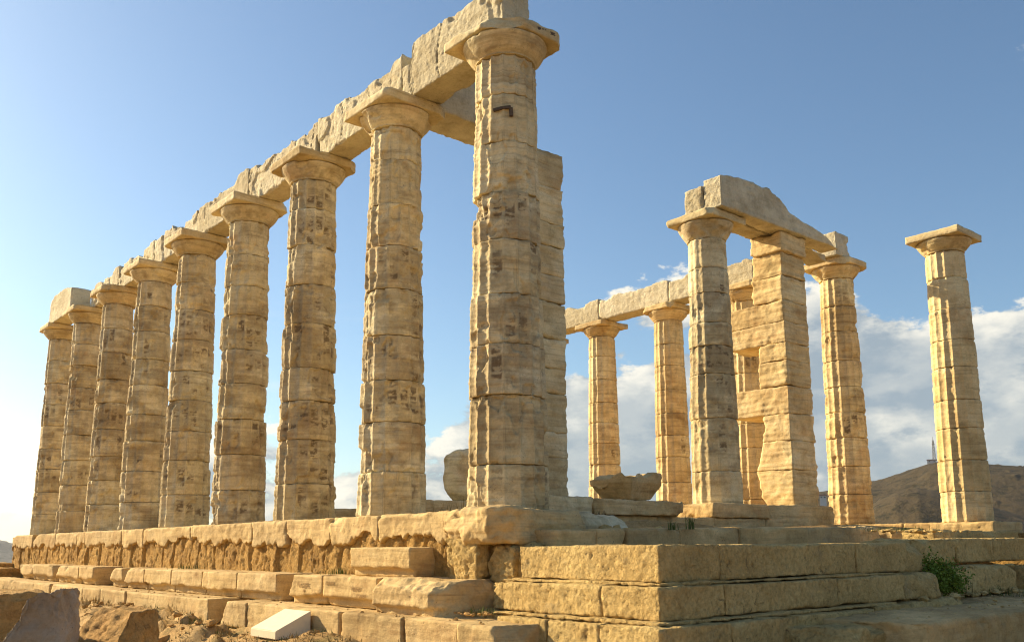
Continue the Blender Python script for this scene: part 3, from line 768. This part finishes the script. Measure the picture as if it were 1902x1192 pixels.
# loose marble steps on the south side
GM = 'marble step blocks of the middle south course'
mx = [(-17.6, -16.35, 'small weathered step block at the far left end of the middle course'), (-16.3, -14.5, 'broken far step block of the middle course beside the smallest one'),
 (-14.3, -12.55, 'rounded step block of the middle course left of the block with a dark end'), (-12.52, -11.55, 'step block with a wide dark end face, before the gap in the middle course'),
 (-10.50, -9.66, 'grey leaning chunk right of the gap in the middle course'), (-9.62, -8.58, 'step block with a hollowed top right of the grey chunk'),
 (-8.56, -7.27, 'smooth step block third after the gap in the middle course'), (-7.25, -5.97, 'step block with a notched top edge in the middle course'),
 (-5.95, -4.67, 'step block in the middle course left of the sharp-ended one'), (-4.65, -3.40, 'sharp-edged step block with a dark square end face above the white plaque'),
 (-3.02, -2.13, 'step block with a rounded left end and faint carved letters'), (-2.11, -0.86, 'step block with faint carved letters left of the big broken block')]
for k, (a, b, lab) in enumerate(mx):
    cuts = []
    if k == 1: cuts = [((1, -.3, .8), .75)]
    if k == 2: cuts = [((-1, -.4, .6), .75)]
    if k == 3: cuts = [((-.2, -1, 1.0), .50)]
    if k == 4: cuts = [((-1, -.5, 1.2), .34), ((1, -.6, .3), .46)]
    if k == 5: cuts = [((-1, -1, 1.1), .48)]
    if k == 10: cuts = [((-1, -.6, .5), .50), ((-1, 0, -.6), .50)]
    o = stone('step_block', (a+.005, -1.25, -1.16), (b-.005, -0.45, -0.80), M_STEP, res=0.024 if k > 4 else 0.035, r=0.018 if k > 5 else .04, rn=1.6, amp=0.006, ledge=(-1.055, 0.08), seed=1500+k*9, cuts=cuts, lump=.008, strata=.004)
    tag(o, lab, 'stone block', GM)
tag(stone('step_block', (-0.72, -1.42, -1.20), (0.62, -0.50, -0.80), M_STEP, res=0.02, r=0.045, rn=1.6, amp=0.010, ledge=(-1.075, 0.06), seed=1701, lump=.02, strata=.006,
          cuts=[((1, -.55, .15), .62), ((.15, -1, 1.25), .37), ((1, .2, .9), .56), ((-.6, -1, 1.6), .50), ((.9, -1, 1.2), .52)]), 'big broken marble block with a chipped sloping top and faceted right end', 'stone block')
tag(stone('step_block', (-1.85, -1.02, -0.80), (-0.54, -0.40, -0.455), M_STEP, res=0.02, r=0.016, rn=1.8, amp=0.005, ledge=(-0.69, 0.07), seed=1711, strata=.004,
          cuts=[((-1, -1, .3), .92)]), 'squared marble block of the upper course, left of the rough foundation block', 'stone block')
GL = 'marble blocks of the lowest south course'
lx = [(-20.6, -17.9, 'lowest-course block at the far left edge of the photo'), (-17.88, -14.48, 'long lowest-course block near the far left'), (-14.45, -13.14, 'short lowest-course block left of the broken pile'),
 (-13.12, -10.85, 'lowest-course block under the gap with a broken rounded top'), (-10.82, -9.67, 'lowest-course block below the block with a wide dark end'), (-9.65, -8.32, 'lowest-course block below the grey leaning chunk'),
 (-8.31, -7.14, 'lowest-course block below the hollowed step block'), (-7.13, -4.72, 'long lowest-course block with a square dark end before the gap'),
 (-4.26, -3.47, 'lowest-course block with a slanted broken left end, right after the gap'), (-3.46, -2.30, 'lowest-course block directly behind the white plaque'),
 (-2.28, -1.02, 'lowest-course block right of the white plaque, in its shadow'), (-0.98, 0.24, 'lowest-course block with a slanting crack below the big broken block'),
 (0.25, 1.18, 'lowest-course block before the broken end, below the big broken block'), (1.19, 1.86, 'broken end block of the lowest course with a chipped nose')]
for k, (a, b, lab) in enumerate(lx):
    cuts = []
    if k == 3: cuts = [((-1, -.5, 1.0), .85)]
    if k == 8: cuts = [((-1, -.2, .7), .30)]
    if k == 13: cuts = [((1, -.4, .5), .30), ((.4, -1, 1.2), .42)]
    o = stone('step_block', (a+.005, -1.62-(0.02 if k % 3 else 0), -1.50), (b-.005, -1.0, -1.165), M_STEP, res=0.024 if k > 6 else 0.04, r=0.016 if k > 4 else .035, rn=1.6, amp=0.006, seed=1800+k*9, cuts=cuts, lump=.008, strata=.004)
    tag(o, lab, 'stone block', GL)

# courses under the porch
GG = 'grey blocks of the porch edge'
ge = [-0.35, 0.26, 0.74, 1.67, 2.84, 4.38, 5.85]
gl = ['grey edge block just right of the bulging base', 'second grey edge block from the bulging base', 'narrow third grey edge block, behind the upper restored step', 'fourth grey edge block below the stone bowl', 'long grey edge block below the porch column', 'whitish grey edge block with a weathered top, below the square pillar']
for k in range(6):
    tag(stone('edge_block', (0.35, ge[k]+.006, -0.60), (1.2-0.02*(k % 2), ge[k+1]-.006, -0.285+0.012*k), M_GREY, res=0.03, r=0.03, rn=1.5, amp=.010, seed=2500+k*5, lump=.015), gl[k], 'stone block', GG)
GC = 'brown blocks of the porch floor edge'
pe = [3.35, 4.88, 6.40, 7.95, 9.05, 10.25]
pl = ['brown floor edge block under the stone bowl', 'brown floor edge block between the bowl and the porch column', 'long brown floor edge block under the porch column', 'broken floor edge block left of the square pillar, with a hollow', 'floor edge block under the square pillar, at its right end']
for k in range(5):
    tag(stone('floor_block', (-3.0, pe[k]+.005, -0.34), (-1.93, pe[k+1]-.005, 0.02), M_STEP, res=0.03, r=0.04, rn=1.7, amp=.012, seed=2600+k*5, lump=.015,
              cuts=[((1, .3, .6), .72)] if k == 3 else []), pl[k], 'stone block', GC)
tag(stone('base_block', (-2.75, 3.37, 0.025), (-1.80, 5.40, 0.275), M_STEP, res=0.028, r=0.05, rn=1.6, amp=.012, seed=2701, lump=.015, cuts=[((1, 1, .2), 1.05), ((1, -1, .1), .98)]),
    'flat base slab carrying the broken stone bowl', 'stone block')
tag(stone('base_block', (-3.1, 6.35, 0.025), (-1.88, 8.25, 0.282), M_STEP, res=0.028, r=0.05, rn=1.6, amp=.012, seed=2711, lump=.015, cuts=[((1, 1, .2), .92)]),
    'flat base slab under the porch column', 'stone block')
tag(stone('base_block', (-3.4, 8.35, -0.30), (-1.84, 10.25, 0.286), M_STEP, res=0.03, r=0.06, rn=1.6, amp=.014, seed=2721, lump=.02, strata=.01, cuts=[((1, -.5, .5), .84)]),
    'stepped base block under the square pillar', 'stone block')
tag(stone('base_block', (-3.2, 1.75, -0.30), (-1.70, 3.18, 0.286), M_COL, res=0.03, r=0.14, rn=.9, amp=.014, seed=2731, lump=.03), 'rounded base block under the pillar behind the nearest column', 'stone block')
tag(stone('rubble_block', (-0.9, 1.05, -0.45), (0.2, 2.1, -0.06), M_COL, res=0.03, r=0.12, rn=1, amp=.015, seed=2741, lump=.04, cuts=[((1, .3, 1), .35)]), 'rounded rubble lump right of the pillar base behind the nearest column', 'stone block')
# broken bowl-like capital lying upside down on the base slab
def bowl():
    # an upturned capital: square, flaring faces, its rim broken at the near left and hollowed between
    def wp(P):
        c = np.array([-2.25, 4.50]); z = np.clip((P[:, 2]-0.278)/0.46, 0, 1)
        k = 0.60 + 0.40*np.minimum(1, z/0.62)
        d = P[:, :2]-c; a = np.arctan2(d[:, 1], d[:, 0])
        P[:, :2] = c + d*k[:, None]
        rim = 0.10*ss(-.2, .5, fbm(np.stack([np.cos(a), np.sin(a), 0*a], 1), 1.4, 3, 79)) + 0.16*np.exp(-((a+2.0)/.5)**2)
        rr = np.max(np.abs(d), axis=1)/0.44
        top = ss(0.75, 0.98, z)
        P[:, 2] -= top*(rim*ss(.35, .9, rr) + 0.20*ss(0.80, 0.45, rr)) 
        return P
    o = stone('stone_bowl', (-2.25-.44, 4.50-.46, 0.278), (-2.25+.44, 4.50+.46, 0.738), M_STEP, res=0.022, r=0.03, rn=1.5, amp=.010, seed=2755, warp=wp, rotz=0.12, lump=.02)
    tag(o, 'broken bowl-shaped capital fragment lying upturned on its base slab', 'stone fragment')
bowl()
# inner remains seen between the long-row columns
tag(stone('wall_block', (-6.6, 2.2, -0.25), (-5.6, 4.3, 0.40), M_COL, res=0.05, r=0.03, amp=.010, seed=2801), 'grey squared wall block seen between the nearest two columns', 'stone block')
tag(stone('boulder', (-6.35, 3.60, 0.42), (-5.82, 4.30, 1.42), M_COL, res=0.04, r=0.68, rn=.12, amp=.015, seed=2813, lump=.05), 'tall rounded boulder peeping out left of the nearest column', 'boulder')
tag(stone('wall_block', (-8.6, 1.4, -0.25), (-7.6, 3.0, 0.30), M_COL, res=0.06, r=0.04, amp=.012, seed=2821), 'low grey wall block seen between the second and third columns', 'stone block')
tag(stone('inner_floor', (-19.0, 2.6, -0.5), (-3.3, 9.5, 0.16), M_ROCK, res=0.16, r=0.08, amp=.03, seed=2831), 'raised rubble floor inside the temple, a strip of it showing left of the stone bowl', 'stone floor')
# north platform edge
ne = [-21, -16, -12.6, -10.1, -7.6, -5.1, -2.7, -1.05, 0.76]
nl = ['far end block of the north platform edge, behind the columns', 'north edge block behind the long row', 'north edge block behind the nearest pillar', 'north edge block at the foot of the slim golden column left of the bowl', 'north edge block at the foot of the golden column behind the bowl',
      'north edge block behind the square pillar', 'lit edge block under the golden column right of the square pillar', 'lit rough edge block under the lone column at the far right']
for k in range(8):
    tag(stone('edge_block', (ne[k]+.005, 11.50, -0.28), (ne[k+1]-.005, 12.85, ZB-.004), M_STEP, res=0.035 if k > 4 else .08, r=0.03, amp=.012, seed=2900+k*5, pit=.015), nl[k], 'stone block', 'edge blocks under the north row')
tag(stone('foundation_wall', (-21, 11.75, -1.6), (1.4, 13.1, -0.285), M_CORE, res=0.09, r=.05, amp=.03, seed=2960), 'low dark foundation wall under the north row', 'foundation wall')

# ------------------------------------------------------------------ broken east side, right part of the photo
def rb(name, lo, hi, label, seed, mat=None, **k):
    a = dict(res=0.028, r=0.07, rn=1.4, amp=0.014, lump=.03, pit=.015); a.update(k)
    return tag(stone(name, lo, hi, mat or M_POROS, seed=seed, **a), label, 'stone block')
rb('rubble_block', (1.9, 3.70, -0.80), (2.80, 4.45, -0.44), 'broken block next to the end of the uppermost restored step, left of the green bush', 3001, cuts=[((1, .3, 1), .36)])
rb('rubble_block', (1.8, 4.55, -0.74), (2.62, 5.75, -0.41), 'rugged block right of the green bush with a sunlit top edge', 3002, cuts=[((1, -.1, 1.2), .42), ((1, -1, 0), .62)])
rb('step_block', (1.7, 5.78, -0.72), (2.58, 6.95, -0.40), 'squared block at the right edge of the upper course with a sunlit corner', 3003, r=.02, lump=.005)
rb('step_block', (1.7, 6.97, -0.72), (2.57, 9.6, -0.395), 'last squared block of the upper course, cut by the right edge of the photo', 3004, r=.02, lump=.005)
rb('rubble_block', (1.9, 4.35, -1.12), (2.86, 6.9, -0.78), 'long weathered block below the rugged one, right of the green bush', 3005, r=.09)
rb('rubble_block', (2.0, 7.35, -1.2), (2.85, 9.0, -0.80), 'block at the right edge with a bright sunlit nose', 3006, r=.09)
rb('rubble_block', (1.6, 3.1, -1.25), (2.9, 5.0, -1.02), 'crumbled course under the green bush', 3007, r=.09, mat=M_GREY)
rb('rubble_block', (2.2, 2.3, -1.36), (3.25, 4.3, -1.10), 'rough ledge below the right end of the middle restored step', 3008, r=.09)
rb('rubble_block', (1.8, 5.1, -1.40), (2.95, 9.4, -1.16), 'low crumbled ledge at the right edge behind the great slab', 3009, r=.09, mat=M_GREY)
rb('great_slab', (2.9, 1.15, -1.55), (4.25, 8.5, -1.17), 'great pale slab at the lower right corner with a ragged left end', 3010, r=.05, amp=.016, lump=.03, res=0.035,
   cuts=[((.2, -1, .25), 3.45)], mat=M_GREY)
rb('rubble_block', (3.0, 0.55, -1.6), (3.9, 1.35, -1.21), 'ragged chunk at the left end of the great slab', 3011, r=.08, cuts=[((.5, -1, .8), .34)])
for k, (x, y, z, s) in enumerate([(0.9, 6.0, -.30, .5), (0.75, 6.65, -.28, .36), (0.95, 7.05, -.30, .30), (0.5, 7.5, -.3, .45)]):
    rb('stone_chunk', (x-s/2, y-s/2, z-.25), (x+s/2, y+s/2, z+.10-0.02*k), ['largest loose chunk right of the whitish edge block', 'cracked loose chunk second from the whitish edge block', 'small upright loose chunk third from the whitish edge block', 'flat loose chunk before the lit edge under the lone column'][k], 3040+k, mat=M_STEP, res=.03, r=.08)
rb('edge_block', (0.2, 8.0, -0.62), (1.25, 11.3, -0.26), 'low shaded edge course running to the right edge below the lone column', 3050, r=.04)

# ------------------------------------------------------------------ plaque
def plaque():
    e = empty('plaque', (-1.93, -1.90, -1.43)); tag(e, 'white sloping information plaque leaning before the lowest course', 'plaque')
    # wedge: front edge low, back edge high
    x0, x1, y0, y1 = -0.33, 0.33, -0.22, 0.22
    V = [(x0, y0, -.05), (x1, y0, -.05), (x1, y1, -.05), (x0, y1, -.05), (x0, y0, 0.045), (x1, y0, 0.045), (x1, y1, 0.25), (x0, y1, 0.25)]
    import bmesh
    bm = bmesh.new(); vs = [bm.verts.new(c) for c in V]
    for f in ((3, 2, 1, 0), (0, 1, 5, 4), (1, 2, 6, 5), (2, 3, 7, 6), (3, 0, 4, 7), (4, 5, 6, 7)): bm.faces.new([vs[i] for i in f])
    bmesh.ops.bevel(bm, geom=bm.edges[:], offset=0.008, segments=2, affect='EDGES')
    me = bpy.data.meshes.new('slab'); bm.to_mesh(me); bm.free(); me.materials.append(M_WHITE)
    o = bpy.data.objects.new('slab', me); COL.objects.link(o); o.parent = e
plaque()

# ------------------------------------------------------------------ foreground rocks at the lower left
tag(stone('boulder', (-3.9, -5.9, -2.0), (-1.75, -4.42, -0.90), M_ROCK, res=0.03, r=0.07, amp=.018, seed=4001, lump=.05, cuts=[((1, .3, .5), .95), ((.2, -.9, .5), .80)]), 'flat-topped brown block at the lower left corner', 'boulder')
tag(stone('boulder', (-1.81, -5.07, -2.0), (-1.21, -4.25, -0.84), M_BOULDER, res=0.022, r=0.03, amp=.020, seed=4002, lump=.05, strata=.008,
          cuts=[((-.65, -.76, .62), .15), ((.65, .76, .22), .33), ((1, -1, .2), .42)]), 'pointed grey boulder in front at the lower left', 'boulder')
tag(stone('boulder', (-2.05, -4.24, -2.0), (-1.20, -3.51, -1.06), M_ROCK, res=0.026, r=0.06, amp=.018, seed=4003, lump=.05, cuts=[((.12, -.9, .62), .24), ((.8, .5, .25), .40), ((-.3, .8, .7), .5)]), 'split brown boulder right of the pointed grey one', 'boulder')
# far path walls and scattered stones at the left
rw = random.Random(9)
for k in range(5):
    x = -24.5+k*0.9; 
    tag(stone('wall_block', (x, -1.5-0.1*k, -1.4), (x+.86, -0.6, -0.86+rw.uniform(-.08, .06)), M_CORE, res=0.06, r=0.06, amp=.02, seed=4100+k*3, lump=.03),
        ['wall stone beyond the platform, farthest left', 'wall stone beyond the platform, second from the left', 'wall stone beyond the platform, third from the left', 'wall stone beyond the platform, fourth from the left', 'wall stone touching the far end of the platform'][k], 'stone block', 'wall stones beyond the far end of the platform')

# ------------------------------------------------------------------ plants
def blades(n, spread, h, seed, w=0.004, lean=0.5, sx=1.0, sy=1.0):
    r = np.random.RandomState(seed); V = []; Q = []; T = []
    for i in range(n):
        x, y = r.normal(0, spread*sx), r.normal(0, spread*sy); a = r.uniform(0, 6.283); hh = h*r.uniform(.45, 1.1); l = r.uniform(0, lean)*hh
        dx, dy = math.cos(a), math.sin(a); b = len(V)
        for t, ww in ((0, w), (0.55, w*.8), (1, w*.15)):
            cx, cy, cz = x+dx*l*t*t, y+dy*l*t*t, hh*t
            V += [(cx-dy*ww, cy+dx*ww, cz), (cx+dy*ww, cy-dx*ww, cz)]
        Q += [(b, b+1, b+3, b+2), (b+2, b+3, b+5, b+4)]
    return V, Q
def tuft(loc, n, spread, h, seed, mat, label, name='grass_tuft', w=.004):
    V, Q = blades(n, spread, h, seed, w)
    big = spread > .085
    return tag(link(name, V, Q, mat, None, loc, smooth=False), label, 'grass', None if big else 'tufts of grass among the stones', 'stuff' if big else None)
tuft((0.22, -1.78, -1.50), 60, .05, .10, 1, M_WEED, 'small green tuft at the foot of the lowest course near the bottom of the photo')
tuft((-4.6, -1.85, -1.50), 60, .08, .12, 2, M_WEED, 'green tuft at the gap in the lowest course, left of the plaque')
tuft((-3.6, -1.9, -1.5), 50, .10, .10, 3, M_WEED, 'low green tuft just left of the plaque')
tuft((-8.9, -2.0, -1.5), 70, .10, .28, 4, M_DRY, 'tall dry tuft before the lowest course at the left')
tuft((-15.9, -1.9, -1.5), 90, .2, .25, 5, M_WEED, 'green tuft at the far left before the lowest course')
tuft((-2.6, -0.78, -0.80), 70, .10, .09, 21, M_WEED, 'green tuft at the foot of the rough wall, left of the squared upper block')
tuft((-7.6, -0.80, -0.80), 80, .14, .10, 22, M_WEED, 'green tuft at the foot of the rough wall below the fourth column')
tuft((0.95, -1.12, -1.12), 50, .07, .08, 23, M_WEED, 'weed in the corner right of the big broken block')
tuft((2.9, 6.2, -1.16), 70, .16, .14, 24, M_WEED, 'weed at the foot of the long weathered block by the right edge')
tuft((1.26, 1.45, -.28), 16, .03, .12, 6, M_WEED, 'little upright weed on the grey edge, left one of the pair below the bowl', w=.006)
tuft((1.26, 1.78, -.27), 22, .03, .17, 7, M_WEED, 'taller upright weed on the grey edge, right one of the pair below the bowl', w=.006)
tuft((1.05, 5.95, -.27), 90, .22, .07, 8, M_WEED, 'grass growing between the whitish edge block and the loose chunks')
tuft((0.95, 7.35, -.27), 120, .25, .09, 9, M_WEED, 'thick grass right of the loose chunks')
tuft((2.75, 5.35, -1.10), 60, .10, .22, 11, M_DRY, 'dry stalks right of the green bush')
tuft((-4.4, 3.4, .14), 140, .45, .22, 12, M_DRY, 'dry grass on the raised floor left of the stone bowl', w=.006)
def scatter(name, x0, x1, y0, y1, n, h, seed, mat):
    r = np.random.RandomState(seed); x = r.uniform(x0, x1, n); y = r.uniform(y0, y1, n)
    p = np.stack([x, y, 0*x], 1); keep = fbm(p, 1.1, 3, seed) > -0.05
    x, y = x[keep], y[keep]; z = ground_h(x, y); V = []; Q = []
    for i in range(len(x)):
        for j in range(3):
            a = r.uniform(0, 6.28); hh = h*r.uniform(.4, 1.1); dx, dy = math.cos(a), math.sin(a); l = hh*r.uniform(.2, 1.0); b = len(V); w = .005
            for t, ww in ((0, w), (1, w*.2)):
                cx, cy = x[i]+dx*l*t, y[i]+dy*l*t; V += [(cx-dy*ww, cy+dx*ww, z[i]+hh*t-.01), (cx+dy*ww, cy-dx*ww, z[i]+hh*t-.01)]
            Q.append((b, b+1, b+3, b+2))
    tag(link(name, V, Q, mat, smooth=False), kind='stuff')
    o = bpy.data.objects[name]; o['label'] = {'dry_grass': 'dry straw-coloured grass on the ground before the steps', 'green_grass': 'sparse green grass on the ground before the steps'}[name]; o['category'] = 'grass'
scatter('dry_grass', -13, 3, -5.5, -1.75, 9000, .07, 51, M_DRY)
scatter('green_grass', -13, 3, -5.5, -1.75, 3000, .06, 52, M_WEED)
def bush(loc, label):
    e = empty('bush', loc); tag(e, label, 'bush')
    r = np.random.RandomState(3); V = []; Q = []
    tips = []
    tw_v = []; tw_q = []
    for i in range(60):
        a = r.uniform(0, 6.28); t = r.uniform(.15, 1)
        cx = 0.10 + 0.15*math.cos(a)*t + r.normal(0, .05); cy = r.uniform(-.42, .50); top = 0.60-0.75*abs(cy+.10)*(1.0 if cy > -.1 else .8) - 0.15
        cz = r.uniform(-.12, max(top, .02)); cy *= .70; cz *= .72
        tips.append((cx, cy, cz)); b = len(tw_v); w = .004
        for p_ in ((0.0, cy*.5, -.15), (cx, cy, cz)): tw_v += [(p_[0]-w, p_[1], p_[2]), (p_[0]+w, p_[1], p_[2])]
        tw_q.append((b, b+1, b+3, b+2))
    for (cx, cy, cz) in tips:
        for j in range(85):
            p0 = np.array([cx, cy, cz])+r.normal(0, .055, 3); n_ = r.normal(0, 1, 3); n_ /= np.linalg.norm(n_)
            u_ = np.cross(n_, r.normal(0, 1, 3)); u_ /= np.linalg.norm(u_); v_ = np.cross(n_, u_); s = r.uniform(.012, .026); b = len(V)
            V += [p0-u_*s, p0+v_*s*.55, p0+u_*s, p0-v_*s*.55]; Q.append((b, b+1, b+2, b+3))
    link('foliage', V, Q, M_LEAF, e, smooth=False); link('stem', tw_v, tw_q, M_TWIG, e, smooth=False)
bush((2.78, 4.55, -0.93), 'green bush growing from the broken steps at the right')
bush_twig = tuft((-0.9, 2.45, -0.16), 50, .07, .20, 15, M_TWIG, 'dark dry shrub between the rubble and the brown floor edge', 'dry_shrub', w=.006)

# ------------------------------------------------------------------ mast and hut on the hill top
b = at_far(1736, 858, 950)
e = empty('radio_mast', tuple(b)); tag(e, 'thin lattice radio mast on the hill top beside the lone column', 'mast')
V = []; Q = []
def beam3(p, q_, w):
    p = np.array(p, float); q_ = np.array(q_, float); d = q_-p; d /= np.linalg.norm(d); u_ = np.cross(d, (0.3, .2, 1) if abs(d[2]) < .9 else (1, 0, 0)); u_ /= np.linalg.norm(u_); v_ = np.cross(d, u_); k = len(V)
    for c in (p, q_):
        for s1, s2 in ((-1, -1), (1, -1), (1, 1), (-1, 1)): V.append(c+u_*w*s1+v_*w*s2)
    for j in range(4): Q.append((k+j, k+(j+1) % 4, k+4+(j+1) % 4, k+4+j))
for (sx_, sy_) in ((-1, -1), (1, -1), (1, 1), (-1, 1)): beam3((sx_*1.3, sy_*1.3, -3), (sx_*.4, sy_*.4, 20), .14)
for z in range(0, 20, 3):
    w0 = 1.2-.8*z/20; w1 = 1.2-.8*(z+3)/20
    beam3((-w0, -w0, z), (w1, -w1, z+3), .09); beam3((w0, w0, z), (-w1, w1, z+3), .09); beam3((w0, -w0, z), (w1, w1, z+3), .09); beam3((-w0, w0, z), (-w1, -w1, z+3), .09)
link('tower', V, Q, M_STEEL, e, smooth=False)
V = []; Q = []
beam3((0, 0, 19), (0, 0, 24), .12); beam3((-1.2, 0, 17), (1.2, 0, 17), .3)
link('antenna', V, Q, M_STEEL, e, smooth=False)
def hut(px, py, dist, w, d_, h, label):
    b = at_far(px, py, dist); e = empty('house', tuple(b)); tag(e, label, 'house')
    e.rotation_euler = (0, 0, dirpx(px))
    def bx_(name, lo, hi, mat):
        v, q = box_grid(lo, hi, 50); link(name, v, q, mat, e, smooth=False)
    bx_('wall', (-d_/2, -w/2, -4), (d_/2, w/2, h), M_HOUSE); bx_('roof', (-d_/2-.4, -w/2-.4, h), (d_/2+.4, w/2+.4, h+.8), M_ROOF)
    for s in (-.25, .25): bx_('window', (-d_/2-.1, s*w-.5, h*.4), (-d_/2+.05, s*w+.5, h*.75), M_STEEL)
hut(1731, 859, 945, 8, 5, 2.2, 'small pale building at the foot of the mast on the hill top')
hut(1529, 927, 560, 3.6, 4, 2.0, 'tiny pale house on the slope between the square pillar and the golden column')

# ------------------------------------------------------------------ loose stones
def gravel(name, spots, mat, label):
    r = np.random.RandomState(17); V = []; T = []
    g_ = (1+5**.5)/2
    ico = np.array([(-1, g_, 0), (1, g_, 0), (-1, -g_, 0), (1, -g_, 0), (0, -1, g_), (0, 1, g_), (0, -1, -g_), (0, 1, -g_), (g_, 0, -1), (g_, 0, 1), (-g_, 0, -1), (-g_, 0, 1)])/1.9
    tri = np.array([(0,11,5),(0,5,1),(0,1,7),(0,7,10),(0,10,11),(1,5,9),(5,11,4),(11,10,2),(10,7,6),(7,1,8),(3,9,4),(3,4,2),(3,2,6),(3,6,8),(3,8,9),(4,9,5),(2,4,11),(6,2,10),(8,6,7),(9,8,1)])
    for (x0, x1, y0, y1, z, n, s0_, s1_) in spots:
        for i in range(n):
            x, y = r.uniform(x0, x1), r.uniform(y0, y1); sz = s0_*(s1_/s0_)**(r.rand()**1.8)
            zz = float(ground_h(np.array([x]), np.array([y]))[0]) if z is None else z
            q_ = ico*np.array([r.uniform(.7, 1.3), r.uniform(.6, 1.1), r.uniform(.35, .75)])*(1+r.normal(0, .16, (12, 1)))*sz
            a = r.uniform(0, 6.28); c_, s_ = math.cos(a), math.sin(a)
            q_ = np.stack([q_[:, 0]*c_-q_[:, 1]*s_, q_[:, 0]*s_+q_[:, 1]*c_, q_[:, 2]], 1)
            T.append(tri+len(V)*12); V.append(q_+np.array([x, y, zz+sz*.18]))
    o = link(name, np.concatenate(V), None, mat, smooth=False, tris=np.concatenate(T))
    tag(o, label, 'gravel', None, 'stuff')
gravel('gravel', [(-14, 1.9, -3.6, -1.72, None, 700, .012, .10), (-9, 1.7, -1.60, -1.30, -1.165, 90, .006, .03), (.62, 1.2, -1.35, -1.0, -1.118, 40, .01, .06),
    (3.3, 5, -1.2, 3, None, 150, .01, .07)], M_ROCK, 'loose stones and gravel along the foot of the steps')
gravel('rubble', [(.1, 1.15, .6, 3.0, -.29, 40, .02, .11), (.9, 1.7, 5.9, 8.5, -.28, 60, .02, .09), (2.88, 3.2, 3.4, 7.0, -1.10, 90, .015, .09), (3.2, 4.1, 1.6, 8, -1.16, 120, .006, .035),
    (2.60, 2.9, 4.3, 7.2, -.78, 40, .01, .06)], M_POROS, 'small rubble lying on the broken steps at the right')

# faint letters scratched into two marble blocks
def letters(block, text, x, z, y, size):
    cu = bpy.data.curves.new('letters', 'FONT'); cu.body = text; cu.size = size; cu.extrude = 0.0015
    tmp = bpy.data.objects.new('tmp_text', cu); COL.objects.link(tmp)
    me = bpy.data.meshes.new_from_object(tmp.evaluated_get(bpy.context.evaluated_depsgraph_get())); bpy.data.objects.remove(tmp)
    me.materials.clear(); me.materials.append(M_CARVE)
    o = bpy.data.objects.new('carved_letters', me); COL.objects.link(o); o.parent = block
    o.location = Vector((x, y, z))-block.location; o.rotation_euler = (math.pi/2, 0, 0)
M_CARVE = flat_mat('carved_groove', (0.42, 0.28, 0.13), 0.95, 0.3, 30)
blk = {o['label']: o for o in bpy.data.objects if 'label' in o}
b1_ = blk['step block with a rounded left end and faint carved letters']; b2_ = blk['step block with faint carved letters left of the big broken block']
letters(b1_, 'VEGGFEL', -2.78, -0.95, -1.262, .085); letters(b1_, '18', -2.62, -1.01, -1.262, .05)
letters(b2_, 'IENNNI', -2.03, -0.90, -1.262, .06); letters(b2_, 'TERNOX', -1.45, -0.95, -1.262, .06); letters(b2_, 'NNARRIT', -1.30, -1.03, -1.262, .055)

# ------------------------------------------------------------------ the air between here and the hills
def haze(dens):
    lo, hi = np.array((-12500., -12500., -75.)), np.array((12500., 12500., 150.))
    V = [(x, y, z) for x in (lo[0], hi[0]) for y in (lo[1], hi[1]) for z in (lo[2], hi[2])]
    mt = bpy.data.materials.new('haze_air'); mt.use_nodes = True; nt = mt.node_tree; nt.nodes.clear()
    o_ = nt.nodes.new('ShaderNodeOutputMaterial'); v_ = nt.nodes.new('ShaderNodeVolumePrincipled')
    v_.inputs['Color'].default_value = (0.80, 0.85, 0.92, 1); v_.inputs['Density'].default_value = dens; v_.inputs['Anisotropy'].default_value = 0.3
    nt.links.new(v_.outputs[0], o_.inputs['Volume'])
    o = link('haze', V, [(0, 1, 3, 2), (4, 6, 7, 5), (0, 4, 5, 1), (2, 3, 7, 6), (0, 2, 6, 4), (1, 5, 7, 3)], mt, smooth=False)
    o['kind'] = 'stuff'; o['label'] = 'thin pale haze in the air before the hills'; o['category'] = 'haze'
haze(0.00006)
